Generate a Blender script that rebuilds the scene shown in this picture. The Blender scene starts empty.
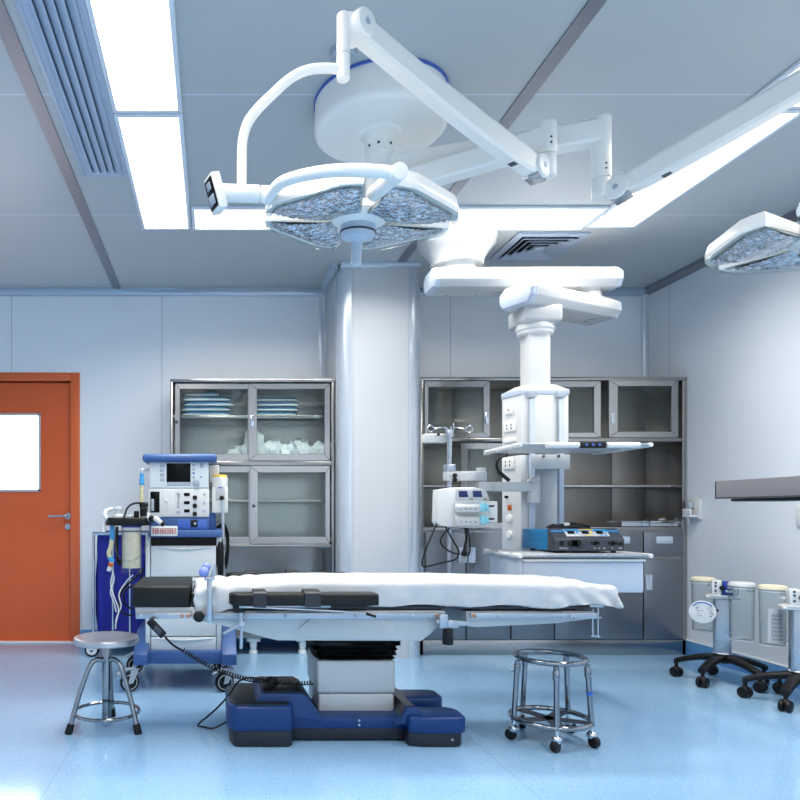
import bpy, bmesh, math, random
from mathutils import Vector, Matrix, noise
random.seed(7)
SC = bpy.context.scene
COL = SC.collection
PI = math.pi
F, VX, VY, EYE = 690.0, 213.0, 513.0, 1.03      # focal length in pixels, principal point, eye height

def X(px, Y): return (px-VX)/F*Y
def Z(py, Y): return EYE+(VY-py)/F*Y
def P(px, py, Y): return Vector((X(px, Y), Y, Z(py, Y)))

# ------------------------------------------------------------------ materials
def lin(h):
    h = h.lstrip('#')
    c = [int(h[i:i+2], 16)/255 for i in (0, 2, 4)]
    return tuple(x/12.92 if x <= .04045 else ((x+.055)/1.055)**2.4 for x in c)+(1,)

class NT:
    def __init__(s, name):
        s.m = bpy.data.materials.new(name); s.m.use_nodes = True
        s.t = s.m.node_tree; s.t.nodes.clear()
        s.out = s.t.nodes.new('ShaderNodeOutputMaterial')
    def n(s, kind, **kw):
        nd = s.t.nodes.new('ShaderNode'+kind)
        for k, v in kw.items():
            if k.startswith('_'): setattr(nd, k[1:], v)
            else: s.set(nd.inputs[k.replace('__', ' ')] if not k[0].isdigit() else nd.inputs[int(k)], v)
        return nd
    def set(s, inp, v):
        if isinstance(v, bpy.types.NodeSocket): s.t.links.new(v, inp)
        else: inp.default_value = v
    def math(s, op, a, b=None, c=None):
        nd = s.t.nodes.new('ShaderNodeMath'); nd.operation = op
        for i, v in enumerate((a, b, c)):
            if v is not None: s.set(nd.inputs[i], v)
        return nd.outputs[0]
    def mix(s, fac, a, b):
        nd = s.t.nodes.new('ShaderNodeMix'); nd.data_type = 'RGBA'
        s.set(nd.inputs[0], fac); s.set(nd.inputs[6], a); s.set(nd.inputs[7], b)
        return nd.outputs[2]
    def coord(s, which='Object', scale=(1, 1, 1)):
        tc = s.n('TexCoord')
        mp = s.n('Mapping'); s.t.links.new(tc.outputs[which], mp.inputs['Vector'])
        mp.inputs['Scale'].default_value = scale
        return mp.outputs[0]

def mat(name, col, rough=.4, metal=0., vary=.05, scale=8., stretch=(1, 1, 1), bump=0., bscale=60., coat=0., spec=.5, trans=0., sss=0.):
    t = NT(name); c = lin(col) if isinstance(col, str) else col
    b = t.n('BsdfPrincipled')
    t.t.links.new(b.outputs[0], t.out.inputs[0])
    v = t.coord('Object', stretch)
    nz = t.n('TexNoise', Vector=v, Scale=scale, Detail=4.)
    d = tuple(x*(1-vary) for x in c[:3])+(1,); l = tuple(min(1, x*(1+vary)) for x in c[:3])+(1,)
    t.set(b.inputs['Base Color'], t.mix(nz.outputs[0], d, l))
    t.set(b.inputs['Roughness'], t.math('MULTIPLY_ADD', nz.outputs[0], rough*.16, rough*.92))
    b.inputs['Metallic'].default_value = metal
    b.inputs['Coat Weight'].default_value = coat
    b.inputs['Specular IOR Level'].default_value = spec
    b.inputs['Transmission Weight'].default_value = trans
    if bump:
        n2 = t.n('TexNoise', Vector=v, Scale=bscale, Detail=3.)
        bp = t.n('Bump', Strength=bump, Distance=.004, Height=n2.outputs[0])
        t.set(b.inputs['Normal'], bp.outputs[0])
    return t.m

def seam_mask(t, axis, positions, w, src='Object'):
    tc = t.n('TexCoord'); sp = t.n('SeparateXYZ')
    t.t.links.new(tc.outputs[src], sp.inputs[0])
    acc = None
    for p in positions:
        m = t.math('COMPARE', sp.outputs[axis], p, w)
        acc = m if acc is None else t.math('MAXIMUM', acc, m)
    return acc

def panel_mat(name, col, seams, seamcol, rough, w=.0022, vary=.02, metal=0.):
    """painted sheet-metal panels with joints at the given places"""
    t = NT(name); b = t.n('BsdfPrincipled'); t.t.links.new(b.outputs[0], t.out.inputs[0])
    c = lin(col); nz = t.n('TexNoise', Vector=t.coord(), Scale=1.3, Detail=3.)
    base = t.mix(nz.outputs[0], tuple(x*(1-vary) for x in c[:3])+(1,), tuple(x*(1+vary) for x in c[:3])+(1,))
    acc = None
    for ax, ps in seams.items():
        m = seam_mask(t, ax, ps, w); acc = m if acc is None else t.math('MAXIMUM', acc, m)
    t.set(b.inputs['Base Color'], t.mix(acc, base, lin(seamcol)) if acc is not None else base)
    b.inputs['Roughness'].default_value = rough; b.inputs['Metallic'].default_value = metal
    n2 = t.n('TexNoise', Vector=t.coord(), Scale=2.2, Detail=2.)
    bp = t.n('Bump', Strength=.12, Distance=.01, Height=n2.outputs[0]); t.set(b.inputs['Normal'], bp.outputs[0])
    return t.m

def floor_mat():
    t = NT('speckled_vinyl'); b = t.n('BsdfPrincipled'); t.t.links.new(b.outputs[0], t.out.inputs[0])
    v = t.coord()
    big = t.n('TexNoise', Vector=v, Scale=1.1, Detail=3.)
    sp = t.n('TexVoronoi', Vector=v, Scale=55.)
    sp2 = t.n('TexVoronoi', Vector=v, Scale=90.)
    base = t.mix(big.outputs[0], lin(FLOOR[0]), lin(FLOOR[1]))
    m1 = t.math('LESS_THAN', sp.outputs['Distance'], .15)
    m2 = t.math('LESS_THAN', sp2.outputs['Distance'], .16)
    c1 = t.mix(t.math('MULTIPLY', m1, .7), base, lin('4c7fae'))
    c2 = t.mix(t.math('MULTIPLY', m2, .6), c1, lin('dbe9f4'))
    s = t.math('MAXIMUM', seam_mask(t, 0, [-.62, 1.18], .0025), seam_mask(t, 1, [1.9, 3.86], .002))
    t.set(b.inputs['Base Color'], t.mix(t.math('MULTIPLY', s, .35), c2, lin('5f86ab')))
    rn = t.n('TexNoise', Vector=v, Scale=3.5, Detail=5.)
    t.set(b.inputs['Roughness'], t.math('MULTIPLY_ADD', rn.outputs[0], .11, .06))
    b.inputs['Specular IOR Level'].default_value = .55
    bp = t.n('Bump', Strength=.05, Distance=.004, Height=t.n('TexNoise', Vector=v, Scale=14.).outputs[0])
    t.set(b.inputs['Normal'], bp.outputs[0])
    return t.m

def emit_mat(name, col, strength):
    t = NT(name); e = t.n('Emission', Color=lin(col), Strength=strength)
    nz = t.n('TexNoise', Vector=t.coord(), Scale=.8)
    t.set(e.inputs['Color'], t.mix(nz.outputs[0], lin(col), (1, 1, 1, 1)))
    t.t.links.new(e.outputs[0], t.out.inputs[0]); return t.m

def glass_mat(name, tint, refl=.9, rough=.02, haze=0., edge=None):
    t = NT(name)
    tr = t.n('BsdfTransparent', Color=lin(tint))
    gl = t.n('BsdfGlossy', Roughness=rough, Color=(refl, refl, refl, 1))
    lw = t.n('LayerWeight', Blend=.5)
    if edge: t.set(tr.inputs['Color'], t.mix(t.math('POWER', lw.outputs['Facing'], 2.5), lin(tint), lin(edge)))
    mx = t.n('MixShader'); t.set(mx.inputs[0], t.math('MULTIPLY_ADD', t.math('POWER', lw.outputs['Facing'], 4.), .6, .035))
    t.t.links.new(tr.outputs[0], mx.inputs[1]); t.t.links.new(gl.outputs[0], mx.inputs[2])
    o = mx.outputs[0]
    if haze:
        df = t.n('BsdfDiffuse', Color=lin('dfe6ea'))
        nz = t.n('TexNoise', Vector=t.coord(), Scale=20.)
        m2 = t.n('MixShader'); t.set(m2.inputs[0], t.math('MULTIPLY_ADD', nz.outputs[0], haze*.3, haze*.85))
        t.t.links.new(o, m2.inputs[1]); t.t.links.new(df.outputs[0], m2.inputs[2]); o = m2.outputs[0]
    t.t.links.new(o, t.out.inputs[0]); return t.m

def lens_mat():
    """faceted clear lens field over mirrored reflectors, as under an operating lamp"""
    t = NT('faceted_lens'); b = t.n('BsdfPrincipled'); t.t.links.new(b.outputs[0], t.out.inputs[0])
    v = t.coord(); vo = t.n('TexVoronoi', Vector=v, Scale=42.)
    v2 = t.n('TexVoronoi', Vector=v, Scale=120.)
    t.set(b.inputs['Base Color'], t.mix(vo.outputs['Distance'], lin('e4ebf1'), lin('a3b0bd')))
    b.inputs['Metallic'].default_value = .75; b.inputs['Roughness'].default_value = .16
    h = t.math('ADD', vo.outputs['Distance'], t.math('MULTIPLY', v2.outputs['Distance'], .4))
    bp = t.n('Bump', Strength=.9, Distance=.02, Height=h); t.set(b.inputs['Normal'], bp.outputs[0])
    b.inputs['Coat Weight'].default_value = .6; b.inputs['Coat Roughness'].default_value = .05
    return t.m

def granule_mat():
    t = NT('soda_lime_granules'); b = t.n('BsdfPrincipled'); t.t.links.new(b.outputs[0], t.out.inputs[0])
    vo = t.n('TexVoronoi', Vector=t.coord(), Scale=170.)
    t.set(b.inputs['Base Color'], t.mix(vo.outputs['Distance'], lin('fff4e0'), lin('d8c5a5')))
    b.inputs['Roughness'].default_value = .8
    bp = t.n('Bump', Strength=.8, Distance=.004, Height=vo.outputs['Distance']); t.set(b.inputs['Normal'], bp.outputs[0])
    return t.m

# ------------------------------------------------------------------ geometry
class B:
    """collects shapes into one mesh"""
    def __init__(s): s.bm = bmesh.new()
    def _take(s, t, M=None):
        if M is not None: bmesh.ops.transform(t, matrix=M, verts=t.verts)
        bmesh.ops.recalc_face_normals(t, faces=t.faces)
        me = bpy.data.meshes.new('tmp'); t.to_mesh(me); t.free()
        s.bm.from_mesh(me); bpy.data.meshes.remove(me); return s
    def box(s, x0, x1, y0, y1, z0, z1, bev=0., seg=2, M=None):
        t = bmesh.new()
        x0, x1 = sorted((x0, x1)); y0, y1 = sorted((y0, y1)); z0, z1 = sorted((z0, z1))
        vs = [t.verts.new((x, y, z)) for z in (z0, z1) for y in (y0, y1) for x in (x0, x1)]
        for f in ((0, 1, 3, 2), (4, 6, 7, 5), (0, 4, 5, 1), (2, 3, 7, 6), (0, 2, 6, 4), (1, 5, 7, 3)):
            t.faces.new([vs[i] for i in f])
        if bev:
            bev = min(bev, .49*min(x1-x0, y1-y0, z1-z0))
            bmesh.ops.bevel(t, geom=list(t.edges), offset=bev, segments=seg, profile=.5, affect='EDGES')
        return s._take(t, M)
    def pbox(s, px0, px1, py0, py1, Y, d, bev=0., seg=2, M=None):
        """box whose front face, at distance Y, fills that picture rectangle; d deep"""
        return s.box(X(px0, Y), X(px1, Y), Y, Y+d, Z(py1, Y), Z(py0, Y), bev, seg, M)
    def prism(s, pts, axis, a, b, bev=0., seg=2, M=None):
        t = bmesh.new()
        mk = {'x': lambda p, w: (w, p[0], p[1]), 'y': lambda p, w: (p[0], w, p[1]), 'z': lambda p, w: (p[0], p[1], w)}[axis]
        v0 = [t.verts.new(mk(p, a)) for p in pts]; v1 = [t.verts.new(mk(p, b)) for p in pts]
        n = len(pts); t.faces.new(v0[::-1]); t.faces.new(v1)
        for i in range(n): t.faces.new((v0[i], v0[(i+1) % n], v1[(i+1) % n], v1[i]))
        bmesh.ops.recalc_face_normals(t, faces=t.faces)
        if bev: bmesh.ops.bevel(t, geom=list(t.edges), offset=bev, segments=seg, profile=.5, affect='EDGES')
        return s._take(t, M)
    def cyl(s, p0, p1, r0, r1=None, seg=28, bev=0., caps=True):
        p0, p1 = Vector(p0), Vector(p1); d = p1-p0; r1 = r0 if r1 is None else r1
        t = bmesh.new()
        bmesh.ops.create_cone(t, cap_ends=caps, segments=seg, radius1=r0, radius2=r1, depth=d.length)
        if bev:
            ed = [e for e in t.edges if abs(e.verts[0].co.z-e.verts[1].co.z) < 1e-6]
            bmesh.ops.bevel(t, geom=ed, offset=bev, segments=3, profile=.5, affect='EDGES')
        M = Matrix.Translation((p0+p1)/2) @ Vector((0, 0, 1)).rotation_difference(d.normalized()).to_matrix().to_4x4()
        return s._take(t, M)
    def lathe(s, prof, c, axis=(0, 0, 1), seg=40):
        t = bmesh.new(); rings = []
        for r, z in prof:
            rings.append([t.verts.new((r*math.cos(2*PI*i/seg), r*math.sin(2*PI*i/seg), z)) for i in range(seg)] if r > 1e-6 else [t.verts.new((0, 0, z))])
        for a, b in zip(rings, rings[1:]):
            for i in range(seg):
                j = (i+1) % seg
                if len(a) == 1 and len(b) == 1: continue
                if len(a) == 1: t.faces.new((a[0], b[i], b[j]))
                elif len(b) == 1: t.faces.new((a[i], a[j], b[0]))
                else: t.faces.new((a[i], a[j], b[j], b[i]))
        for rg in (rings[0], rings[-1]):
            if len(rg) > 1:
                try: t.faces.new(rg)
                except ValueError: pass
        M = Matrix.Translation(Vector(c)) @ Vector((0, 0, 1)).rotation_difference(Vector(axis).normalized()).to_matrix().to_4x4()
        return s._take(t, M)
    def tube(s, pts, r, seg=10, closed=False, smooth=6, flat=1.):
        pts = [Vector(p) for p in pts]
        if smooth > 1: pts = spline(pts, smooth, closed)
        n = len(pts); rs = r if isinstance(r, (list, tuple)) else None
        t = bmesh.new(); rings = []; up = None
        for i, p in enumerate(pts):
            a = pts[(i-1) % n] if (closed or i > 0) else p
            b = pts[(i+1) % n] if (closed or i < n-1) else p
            d = (b-a).normalized()
            if up is None:
                up = Vector((0, 0, 1)) if abs(d.z) < .9 else Vector((1, 0, 0))
            sd = d.cross(up)
            if sd.length < 1e-6: sd = d.orthogonal()
            sd.normalize(); up = sd.cross(d).normalized()
            rr = (rs[0]+(rs[-1]-rs[0])*i/(n-1)) if rs else r
            rings.append([t.verts.new(p+sd*rr*math.cos(2*PI*k/seg)+up*rr*flat*math.sin(2*PI*k/seg)) for k in range(seg)])
        m = n if closed else n-1
        for i in range(m):
            A, Bq = rings[i], rings[(i+1) % n]
            off = 0
            if closed and i == n-1:
                off = min(range(seg), key=lambda k: (A[0].co-Bq[k].co).length)
            for k in range(seg):
                t.faces.new((A[k], A[(k+1) % seg], Bq[(k+1+off) % seg], Bq[(k+off) % seg]))
        if not closed:
            t.faces.new(rings[0][::-1]); t.faces.new(rings[-1])
        return s._take(t)
    def torus(s, c, R, r, axis=(0, 0, 1), seg=48, rs=10):
        q = Vector((0, 0, 1)).rotation_difference(Vector(axis).normalized())
        return s.tube([Vector(c)+q @ Vector((R*math.cos(2*PI*i/seg), R*math.sin(2*PI*i/seg), 0)) for i in range(seg)], r, rs, True, 1)
    def ball(s, c, r, seg=20, M=None):
        t = bmesh.new(); bmesh.ops.create_uvsphere(t, u_segments=seg, v_segments=seg//2+2, radius=1)
        rr = r if isinstance(r, (tuple, list)) else (r, r, r)
        bmesh.ops.transform(t, matrix=Matrix.Diagonal((*rr, 1)), verts=t.verts)
        if M is not None: bmesh.ops.transform(t, matrix=M, verts=t.verts)
        bmesh.ops.translate(t, vec=Vector(c), verts=t.verts); return s._take(t)
    def loft(s, rings, cap=True):
        t = bmesh.new(); R = [[t.verts.new(p) for p in r] for r in rings]; n = len(R[0])
        for a, b in zip(R, R[1:]):
            for i in range(n): t.faces.new((a[i], a[(i+1) % n], b[(i+1) % n], b[i]))
        if cap: t.faces.new(R[0][::-1]); t.faces.new(R[-1])
        return s._take(t)
    def grid(s, fn, nu, nv):
        t = bmesh.new(); g = [[t.verts.new(fn(i/nu, j/nv)) for j in range(nv+1)] for i in range(nu+1)]
        for i in range(nu):
            for j in range(nv): t.faces.new((g[i][j], g[i+1][j], g[i+1][j+1], g[i][j+1]))
        return s._take(t)
    def build(s, name, material, parent=None, sharp=35, **props):
        me = bpy.data.meshes.new(name)
        if parent is not None:
            r = parent
            while r.parent: r = r.parent
            bmesh.ops.translate(s.bm, vec=-r.location, verts=s.bm.verts)
        s.bm.normal_update(); s.bm.to_mesh(me); s.bm.free()
        me.materials.append(material)
        for p in me.polygons: p.use_smooth = True
        me.set_sharp_from_angle(angle=math.radians(sharp))
        o = bpy.data.objects.new(name, me); COL.objects.link(o)
        if parent is not None: o.parent = parent
        for k, v in props.items(): o[k] = v
        return o

def spline(pts, k, closed=False):
    n = len(pts); out = []
    m = n if closed else n-1
    for i in range(m):
        p0 = pts[(i-1) % n] if (closed or i > 0) else pts[0]*2-pts[1]
        p1, p2 = pts[i], pts[(i+1) % n]
        p3 = pts[(i+2) % n] if (closed or i < n-2) else pts[-1]*2-pts[-2]
        for j in range(k):
            u = j/k
            out.append(.5*((2*p1)+(p2-p0)*u+(2*p0-5*p1+4*p2-p3)*u*u+(3*p1-p0-3*p2+p3)*u**3))
    if not closed: out.append(pts[-1].copy())
    return out

def helix(path, r, turns, per=9):
    path = spline([Vector(p) for p in path], 12); n = turns*per; out = []
    L = [0]
    for a, b in zip(path, path[1:]): L.append(L[-1]+(b-a).length)
    k = 0
    for i in range(n+1):
        d = L[-1]*i/n
        while k < len(L)-2 and L[k+1] < d: k += 1
        p = path[k].lerp(path[k+1], (d-L[k])/max(1e-9, L[k+1]-L[k]))
        t = (path[k+1]-path[k]).normalized(); s_ = t.cross(Vector((0, 0, 1))).normalized(); u = s_.cross(t)
        a = 2*PI*i/per
        out.append(p+s_*r*math.cos(a)+u*r*math.sin(a))
    return out

def thing(name, label, cat, loc=(0, 0, 0), group=None):
    o = bpy.data.objects.new(name, None); COL.objects.link(o); o.location = loc
    o.empty_display_size = .05
    o['label'] = label; o['category'] = cat
    if group: o['group'] = group
    return o
def tag(o, label, cat, group=None):
    o['label'] = label; o['category'] = cat
    if group: o['group'] = group
    return o
def struct(name, b, m, parent=None, **kw):
    o = b.build(name, m, parent, **kw)
    if parent is None: o['kind'] = 'structure'
    return o
def copy_tree(o, parent=None):
    c = o.copy(); COL.objects.link(c)
    if parent is not None: c.parent = parent
    for ch in list(o.children): copy_tree(ch, c)
    return c
def ground(x, y, z=0.): return (x, y, z)
# ------------------------------------------------------------------ palette
FLOOR = ('86b0d4', '9ac2e2')
LIGHT_STRENGTH = .55
LAMP_W = 24.; LAMP_SPREAD = 2.65
M = {}
M['floor'] = floor_mat()
M['wall_back'] = panel_mat('wall_panel_back', 'edf1f5', {0: [-1.60, -.405, .93, 1.885, 2.49]}, 'a4adb8', .33)
M['wall_side'] = panel_mat('wall_panel_side', 'e2e7ec', {1: [.4, 1.6, 2.8, 4.0, 5.2]}, 'a9b2bc', .36)
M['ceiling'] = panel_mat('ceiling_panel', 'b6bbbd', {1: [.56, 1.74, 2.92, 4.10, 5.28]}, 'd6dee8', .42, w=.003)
M['cove'] = mat('cove_trim', 'b8c4d4', .25, .35, .03)
M['column_skin'] = panel_mat('column_panel', 'c6c9cc', {0: [.992, 1.383]}, '9fabb9', .38)
M['alu'] = mat('anodised_aluminium', 'cbd3dc', .24, .4, .04, 3.)
M['strip'] = mat('brushed_metal_strip', '8d8f97', .42, .7, .08, 30., (1, .05, 1))
M['base_blue'] = mat('blue_vinyl_skirting', '5f9ad2', .3, 0, .06, 40.)
M['line'] = mat('white_cap_strip', 'e9edf0', .4)
M['light'] = emit_mat('light_panel', 'fffdf9', LIGHT_STRENGTH)
M['lit_pane'] = emit_mat('backlit_pane', 'ffffff', 3.2)
M['frame_grey'] = mat('painted_frame', 'dde4ec', .35)
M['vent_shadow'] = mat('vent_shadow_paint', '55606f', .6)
M['seat_steel'] = mat('spun_steel', 'bcbec2', .3, .9, .05, 20.)
M['vent'] = mat('vent_paint', 'adbacd', .4)
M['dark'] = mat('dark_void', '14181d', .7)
M['orange'] = mat('orange_door_paint', 'da5f2a', .38, 0, .05, 3.)
M['orange_frame'] = mat('orange_frame_paint', 'dc6632', .36, 0, .05, 3.)
M['steel'] = mat('stainless_steel', 'b2afad', .24, 1., .03, 6., (.3, 1, 1), bump=.22, bscale=5.)
M['steel_v'] = mat('stainless_steel_upright', 'a9a6a4', .24, 1., .03, 6., (1, 1, .3), bump=.22, bscale=5.)
M['steel_in'] = mat('stainless_interior', 'b3aaa1', .36, .5, .06, 20.)
M['steel_door'] = mat('stainless_door', '83878d', .32, .88, .04, 4., (1, 1, .3))
M['chrome'] = mat('chrome', 'cfd4d9', .09, 1., .03)
M['satin'] = mat('satin_steel', 'b4bac2', .28, .85, .03, 5.)
M['panel_grey'] = mat('grey_painted_steel', 'bcbfc0', .36, .1, .05)
M['glass'] = glass_mat('cabinet_glass', 'f3f7f5', .8, .03)
M['jar'] = glass_mat('clear_plastic', 'f6f9f9', .9, .05, edge='8fa2a6')
M['film'] = glass_mat('plastic_film', 'dfe8ee', .95, .12, .30)
M['white'] = mat('white_plastic', 'dadad8', .32, 0, .02)
M['lamp_white'] = mat('warm_white_lacquer', 'f3efe8', .3, 0, .02)
M['dark_reflection_chrome'] = mat('dark_reflection_chrome', '93969a', .12, 1., .03)  # same chrome, with reflections of dark surroundings put into its colour
M['white2'] = mat('white_enamel', 'bcbebf', .28, 0, .02)
M['offwhite'] = mat('offwhite_plastic', 'dbe0e1', .38, 0, .02)
M['lilac'] = mat('pale_lilac_plastic', 'bac4d2', .35, 0, .03)
M['grey'] = mat('grey_plastic', 'a7b0ba', .4)
M['midgrey'] = mat('dark_grey_plastic', '353944', .42)
M['black'] = mat('black_rubber', '060708', .45, 0, .15, spec=.35)
M['strap'] = mat('black_webbing', '222328', .4, 0, .1)
M['corner'] = mat('corner_strip_glint', 'd9dfe6', .18, .35, .03)  # metal corner trim whitened: its bright glint is put into the colour
M['leather'] = mat('black_leatherette', '0b0b0d', .45, 0, .1, 30., bump=.2, bscale=220., spec=.35)
M['navy'] = mat('navy_base_shell', '063168', .36, 0, .06, 6., spec=.4)
M['navy_top'] = mat('black_base_cover', '090c15', .33, 0, .1)
M['plinth'] = mat('dark_plinth', '121722', .4)
M['machine_blue'] = mat('machine_blue', '3a5c94', .38, 0, .04)
M['cart_blue'] = mat('royal_blue_cloth', '0a1784', .75, 0, .12, 20., bump=.4, bscale=40.)
M['screen'] = mat('dark_screen', '030304', .3, spec=.15)
M['screen_blue'] = mat('navy_display', '16245e', .2)
M['sheet'] = mat('white_nonwoven_sheet', 'bec1c4', .62, 0, .03, 10., bump=.5, bscale=120.)
M['bag'] = mat('crumpled_white_plastic', 'e6edf4', .25, 0, .06, 20., coat=.4)
M['wrap_blue'] = mat('blue_wrap', '3d86b8', .55, 0, .15, 25.)
M['wrap_white'] = mat('pale_film_wrap', 'eef3f7', .22, 0, .08, 30., coat=.5)
M['yellow'] = mat('yellow_cap', 'ecc42c', .4)
M['cream'] = mat('cream_lid', 'eadfbe', .45)
M['hose'] = mat('cream_corrugated_hose', 'd3cda8', .5)
M['sky'] = mat('sky_blue_connector', '3f97cc', .35)
M['aqua'] = mat('aqua_clamp', '7cc3d4', .35)
M['gen_blue'] = mat('bright_blue_enamel', '0b78b0', .35, 0, .04)
M['red'] = mat('red_ink', 'b0222a', .5)
M['orange_tag'] = mat('orange_sticker', 'c05a18', .5)
M['green'] = mat('green_key', '2f9a4c', .4)
M['ink'] = mat('grey_ink', '6a7482', .6)
M['blue_key'] = mat('blue_key', '3f66b8', .35)
M['gran'] = granule_mat()
M['lens'] = lens_mat()
M['knob_blue'] = mat('periwinkle_knob', '7f8ed0', .3)
M['suction_blue'] = mat('deep_blue_plastic', '1c3a9a', .35)
M['brown_steel'] = mat('brownish_brushed_steel', 'a0989a', .45, .5, .1, 40., (1, .05, 1))
M['tile_copper'] = mat('copper_screw', 'b98563', .35, .7)
# ------------------------------------------------------------------ room shell
XL, XR, YF, YB, H = -2.6, 3.44, -1.7, 5.476, 2.8
struct('floor', B().box(XL-.1, XR+.1, YF-.1, YB+.1, -.1, 0), M['floor'])
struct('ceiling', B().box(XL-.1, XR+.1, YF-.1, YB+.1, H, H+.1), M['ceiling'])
DX0, DX1, DZ = -2.13, -1.127, 2.075
struct('wall_back', B().box(XL-.1, DX0, YB, YB+.1, 0, H).box(DX1, XR+.1, YB, YB+.1, 0, H).box(DX0, DX1, YB, YB+.1, DZ, H), M['wall_back'])
struct('wall_right', B().box(XR, XR+.1, YF-.1, YB, 0, H), M['wall_side'])
struct('wall_left', B().box(XL-.1, XL, YF-.1, YB, 0, H), M['wall_side'])
struct('wall_front', B().box(XL, XR, YF-.1, YF, 0, H), M['wall_side'])
# boxed column with rounded aluminium corners
CX0, CX1, CY = .885, 1.49, 4.885
cr = .095
def arc(cx, cy, r, a0, a1, n=8): return [(cx+r*math.cos(a0+(a1-a0)*i/n), cy+r*math.sin(a0+(a1-a0)*i/n)) for i in range(n+1)]
col = struct('wall_column', B().box(CX0+cr, CX1-cr, CY+.001, YB, 0, H).box(CX0+.002, CX0+cr, CY+cr, YB, 0, H).box(CX1-cr, CX1-.002, CY+cr, YB, 0, H), M['column_skin'])
struct('trim_1', B().prism(arc(CX0+cr, CY+cr, cr, PI, 1.5*PI)+[(CX0+cr, CY+cr)], 'z', 0, H-.002), M['alu'])
struct('trim_2', B().prism(arc(CX1-cr, CY+cr, cr, 1.5*PI, 2*PI)+[(CX1-cr, CY+cr)], 'z', 0, H-.002), M['alu'])
# concave cove strips at ceiling and inner corners
def cove_y(x0, x1, y, r=.05):      # along X under the ceiling on a wall facing -Y
    pts = [(y, H), (y, H-r)]+[(y-r+r*math.cos(a), H-r+r*math.sin(a)) for a in [i*PI/16 for i in range(1, 8)]]+[(y-r, H)]
    pts = [(y, H), (y, H-r)]+[(y-r*.12-r*.88*(1-math.cos(a)), H-r*.12-r*.88*(1-math.sin(a))) for a in [i*PI/16 for i in range(0, 9)]]+[(y-r, H)]
    return B().prism(pts, 'x', x0, x1)
struct('trim_3', cove_y(XL, CX0, YB), M['cove'])
struct('trim_4', cove_y(CX1, XR, YB), M['cove'])
struct('trim_5', cove_y(CX0+.02, CX1-.02, CY, .035), M['cove'])
def cove_x(x, s, y0, y1, r=.05):
    pts = [(x, H), (x, H-r)]+[(x-s*(r*.12+r*.88*(1-math.cos(a))), H-r*.12-r*.88*(1-math.sin(a))) for a in [i*PI/16 for i in range(0, 9)]]+[(x-s*r, H)]
    return B().prism(pts, 'y', y0, y1)
struct('trim_6', cove_x(XR, 1, YF, YB), M['strip'])
struct('trim_7', cove_x(CX0, 1, CY+.02, YB), M['cove'])
struct('trim_8', cove_x(XL, -1, YF, YB), M['cove'])
def cove_v(x, y, s, r=.045):       # inner vertical corner: wall facing -Y meets wall at x; s=+1 if that wall is to the right
    pts = [(x, y), (x, y-r)]+[(x-s*r*(1-math.cos(a))*.9-s*.004, y-r*(1-math.sin(a))*.9-.004) for a in [i*PI/16 for i in range(0, 9)]]+[(x-s*r, y)]
    return B().prism(pts, 'z', 0, H-.04)
struct('trim_9', cove_v(CX0, YB, 1), M['corner'])
struct('trim_10', cove_v(XR, YB, 1), M['corner'])
struct('trim_11', cove_v(CX1, YB, -1), M['alu'])
# skirting of upturned blue vinyl with white cap line
def skirt(name, *a):
    o = struct(name, B().box(*a[:4], 0, .105, .002), M['base_blue'])
    B().box(*a[:4], .105, .113, .002).build('cap_strip', M['line'], o)
skirt('baseboard_right', XR-.012, XR, YF, YB)
skirt('baseboard_left', XL, XL+.012, YF, YB)
skirt('baseboard_back', -1.05, CX0, YB-.012, YB)
# ceiling joint strips
for i, (x0, x1) in enumerate(((-.786, -.725), (1.296, 1.357))):
    struct('trim_%d' % (12+i), B().box(x0, x1, YF, YB-.05, H-.006, H+.01), M['strip'])

# ------------------------------------------------------------------ door
d = B().box(DX0+.004, DX1-.006, YB+.02, YB+.065, .012, DZ-.006, .003)
# leaf with window cut: build as four pieces
WX0, WX1, WZ0, WZ1 = -1.93, -1.372, 1.2, 1.822
d = B()
d.box(DX0+.004, WX0, YB+.02, YB+.065, .012, DZ-.006).box(WX1, DX1-.006, YB+.02, YB+.065, .012, DZ-.006)
d.box(WX0, WX1, YB+.02, YB+.065, .012, WZ0).box(WX0, WX1, YB+.02, YB+.065, WZ1, DZ-.006)
door = struct('door_1', d, M['orange'])
fb = B().box(DX1, DX1+.072, YB-.022, YB+.08, 0, DZ+.066, .004).box(DX0-.072, DX0, YB-.022, YB+.08, 0, DZ+.066, .004)
fb.box(DX0, DX1, YB-.022, YB+.08, DZ, DZ+.066, .004)
fb.build('door_frame', M['orange_frame'], door)
wf = B()
for a in ((WX0, WX0+.02, WZ0, WZ1), (WX1-.02, WX1, WZ0, WZ1), (WX0, WX1, WZ0, WZ0+.02), (WX0, WX1, WZ1-.02, WZ1)):
    wf.box(a[0], a[1], YB+.008, YB+.07, a[2], a[3], .003)
w = wf.build('window_frame', M['alu'], door)
B().box(WX0+.015, WX1-.015, YB+.03, YB+.04, WZ0+.015, WZ1-.015).build('pane', M['lit_pane'], w)
hx, hz = X(67.5, YB), Z(516, YB)
hb = B().cyl((hx, YB+.021, hz), (hx, YB+.008, hz), .026, bev=.003).tube([(hx, YB+.01, hz), (hx, YB-.045, hz), (hx-.02, YB-.055, hz), (hx-.14, YB-.055, hz-.004)], .0095, 12, smooth=3)
hb.build('handle', M['satin'], door)
lb = B().cyl((hx, YB+.021, hz-.085), (hx, YB+.008, hz-.085), .024, bev=.003).box(hx-.003, hx+.003, YB+.004, YB+.01, hz-.1, hz-.075)
lb.build('lock', M['satin'], door)
B().box(DX0, DX1+.07, YB-.03, YB+.1, 0, .012, .003).build('threshold', M['line'], door)
B().box(DX1+.072, DX1+.082, YB-.01, YB, 0, DZ+.07, .002).box(DX0-.082, DX1+.082, YB-.01, YB, DZ+.066, DZ+.076, .002).build('edge_strip', M['line'], door)

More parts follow.
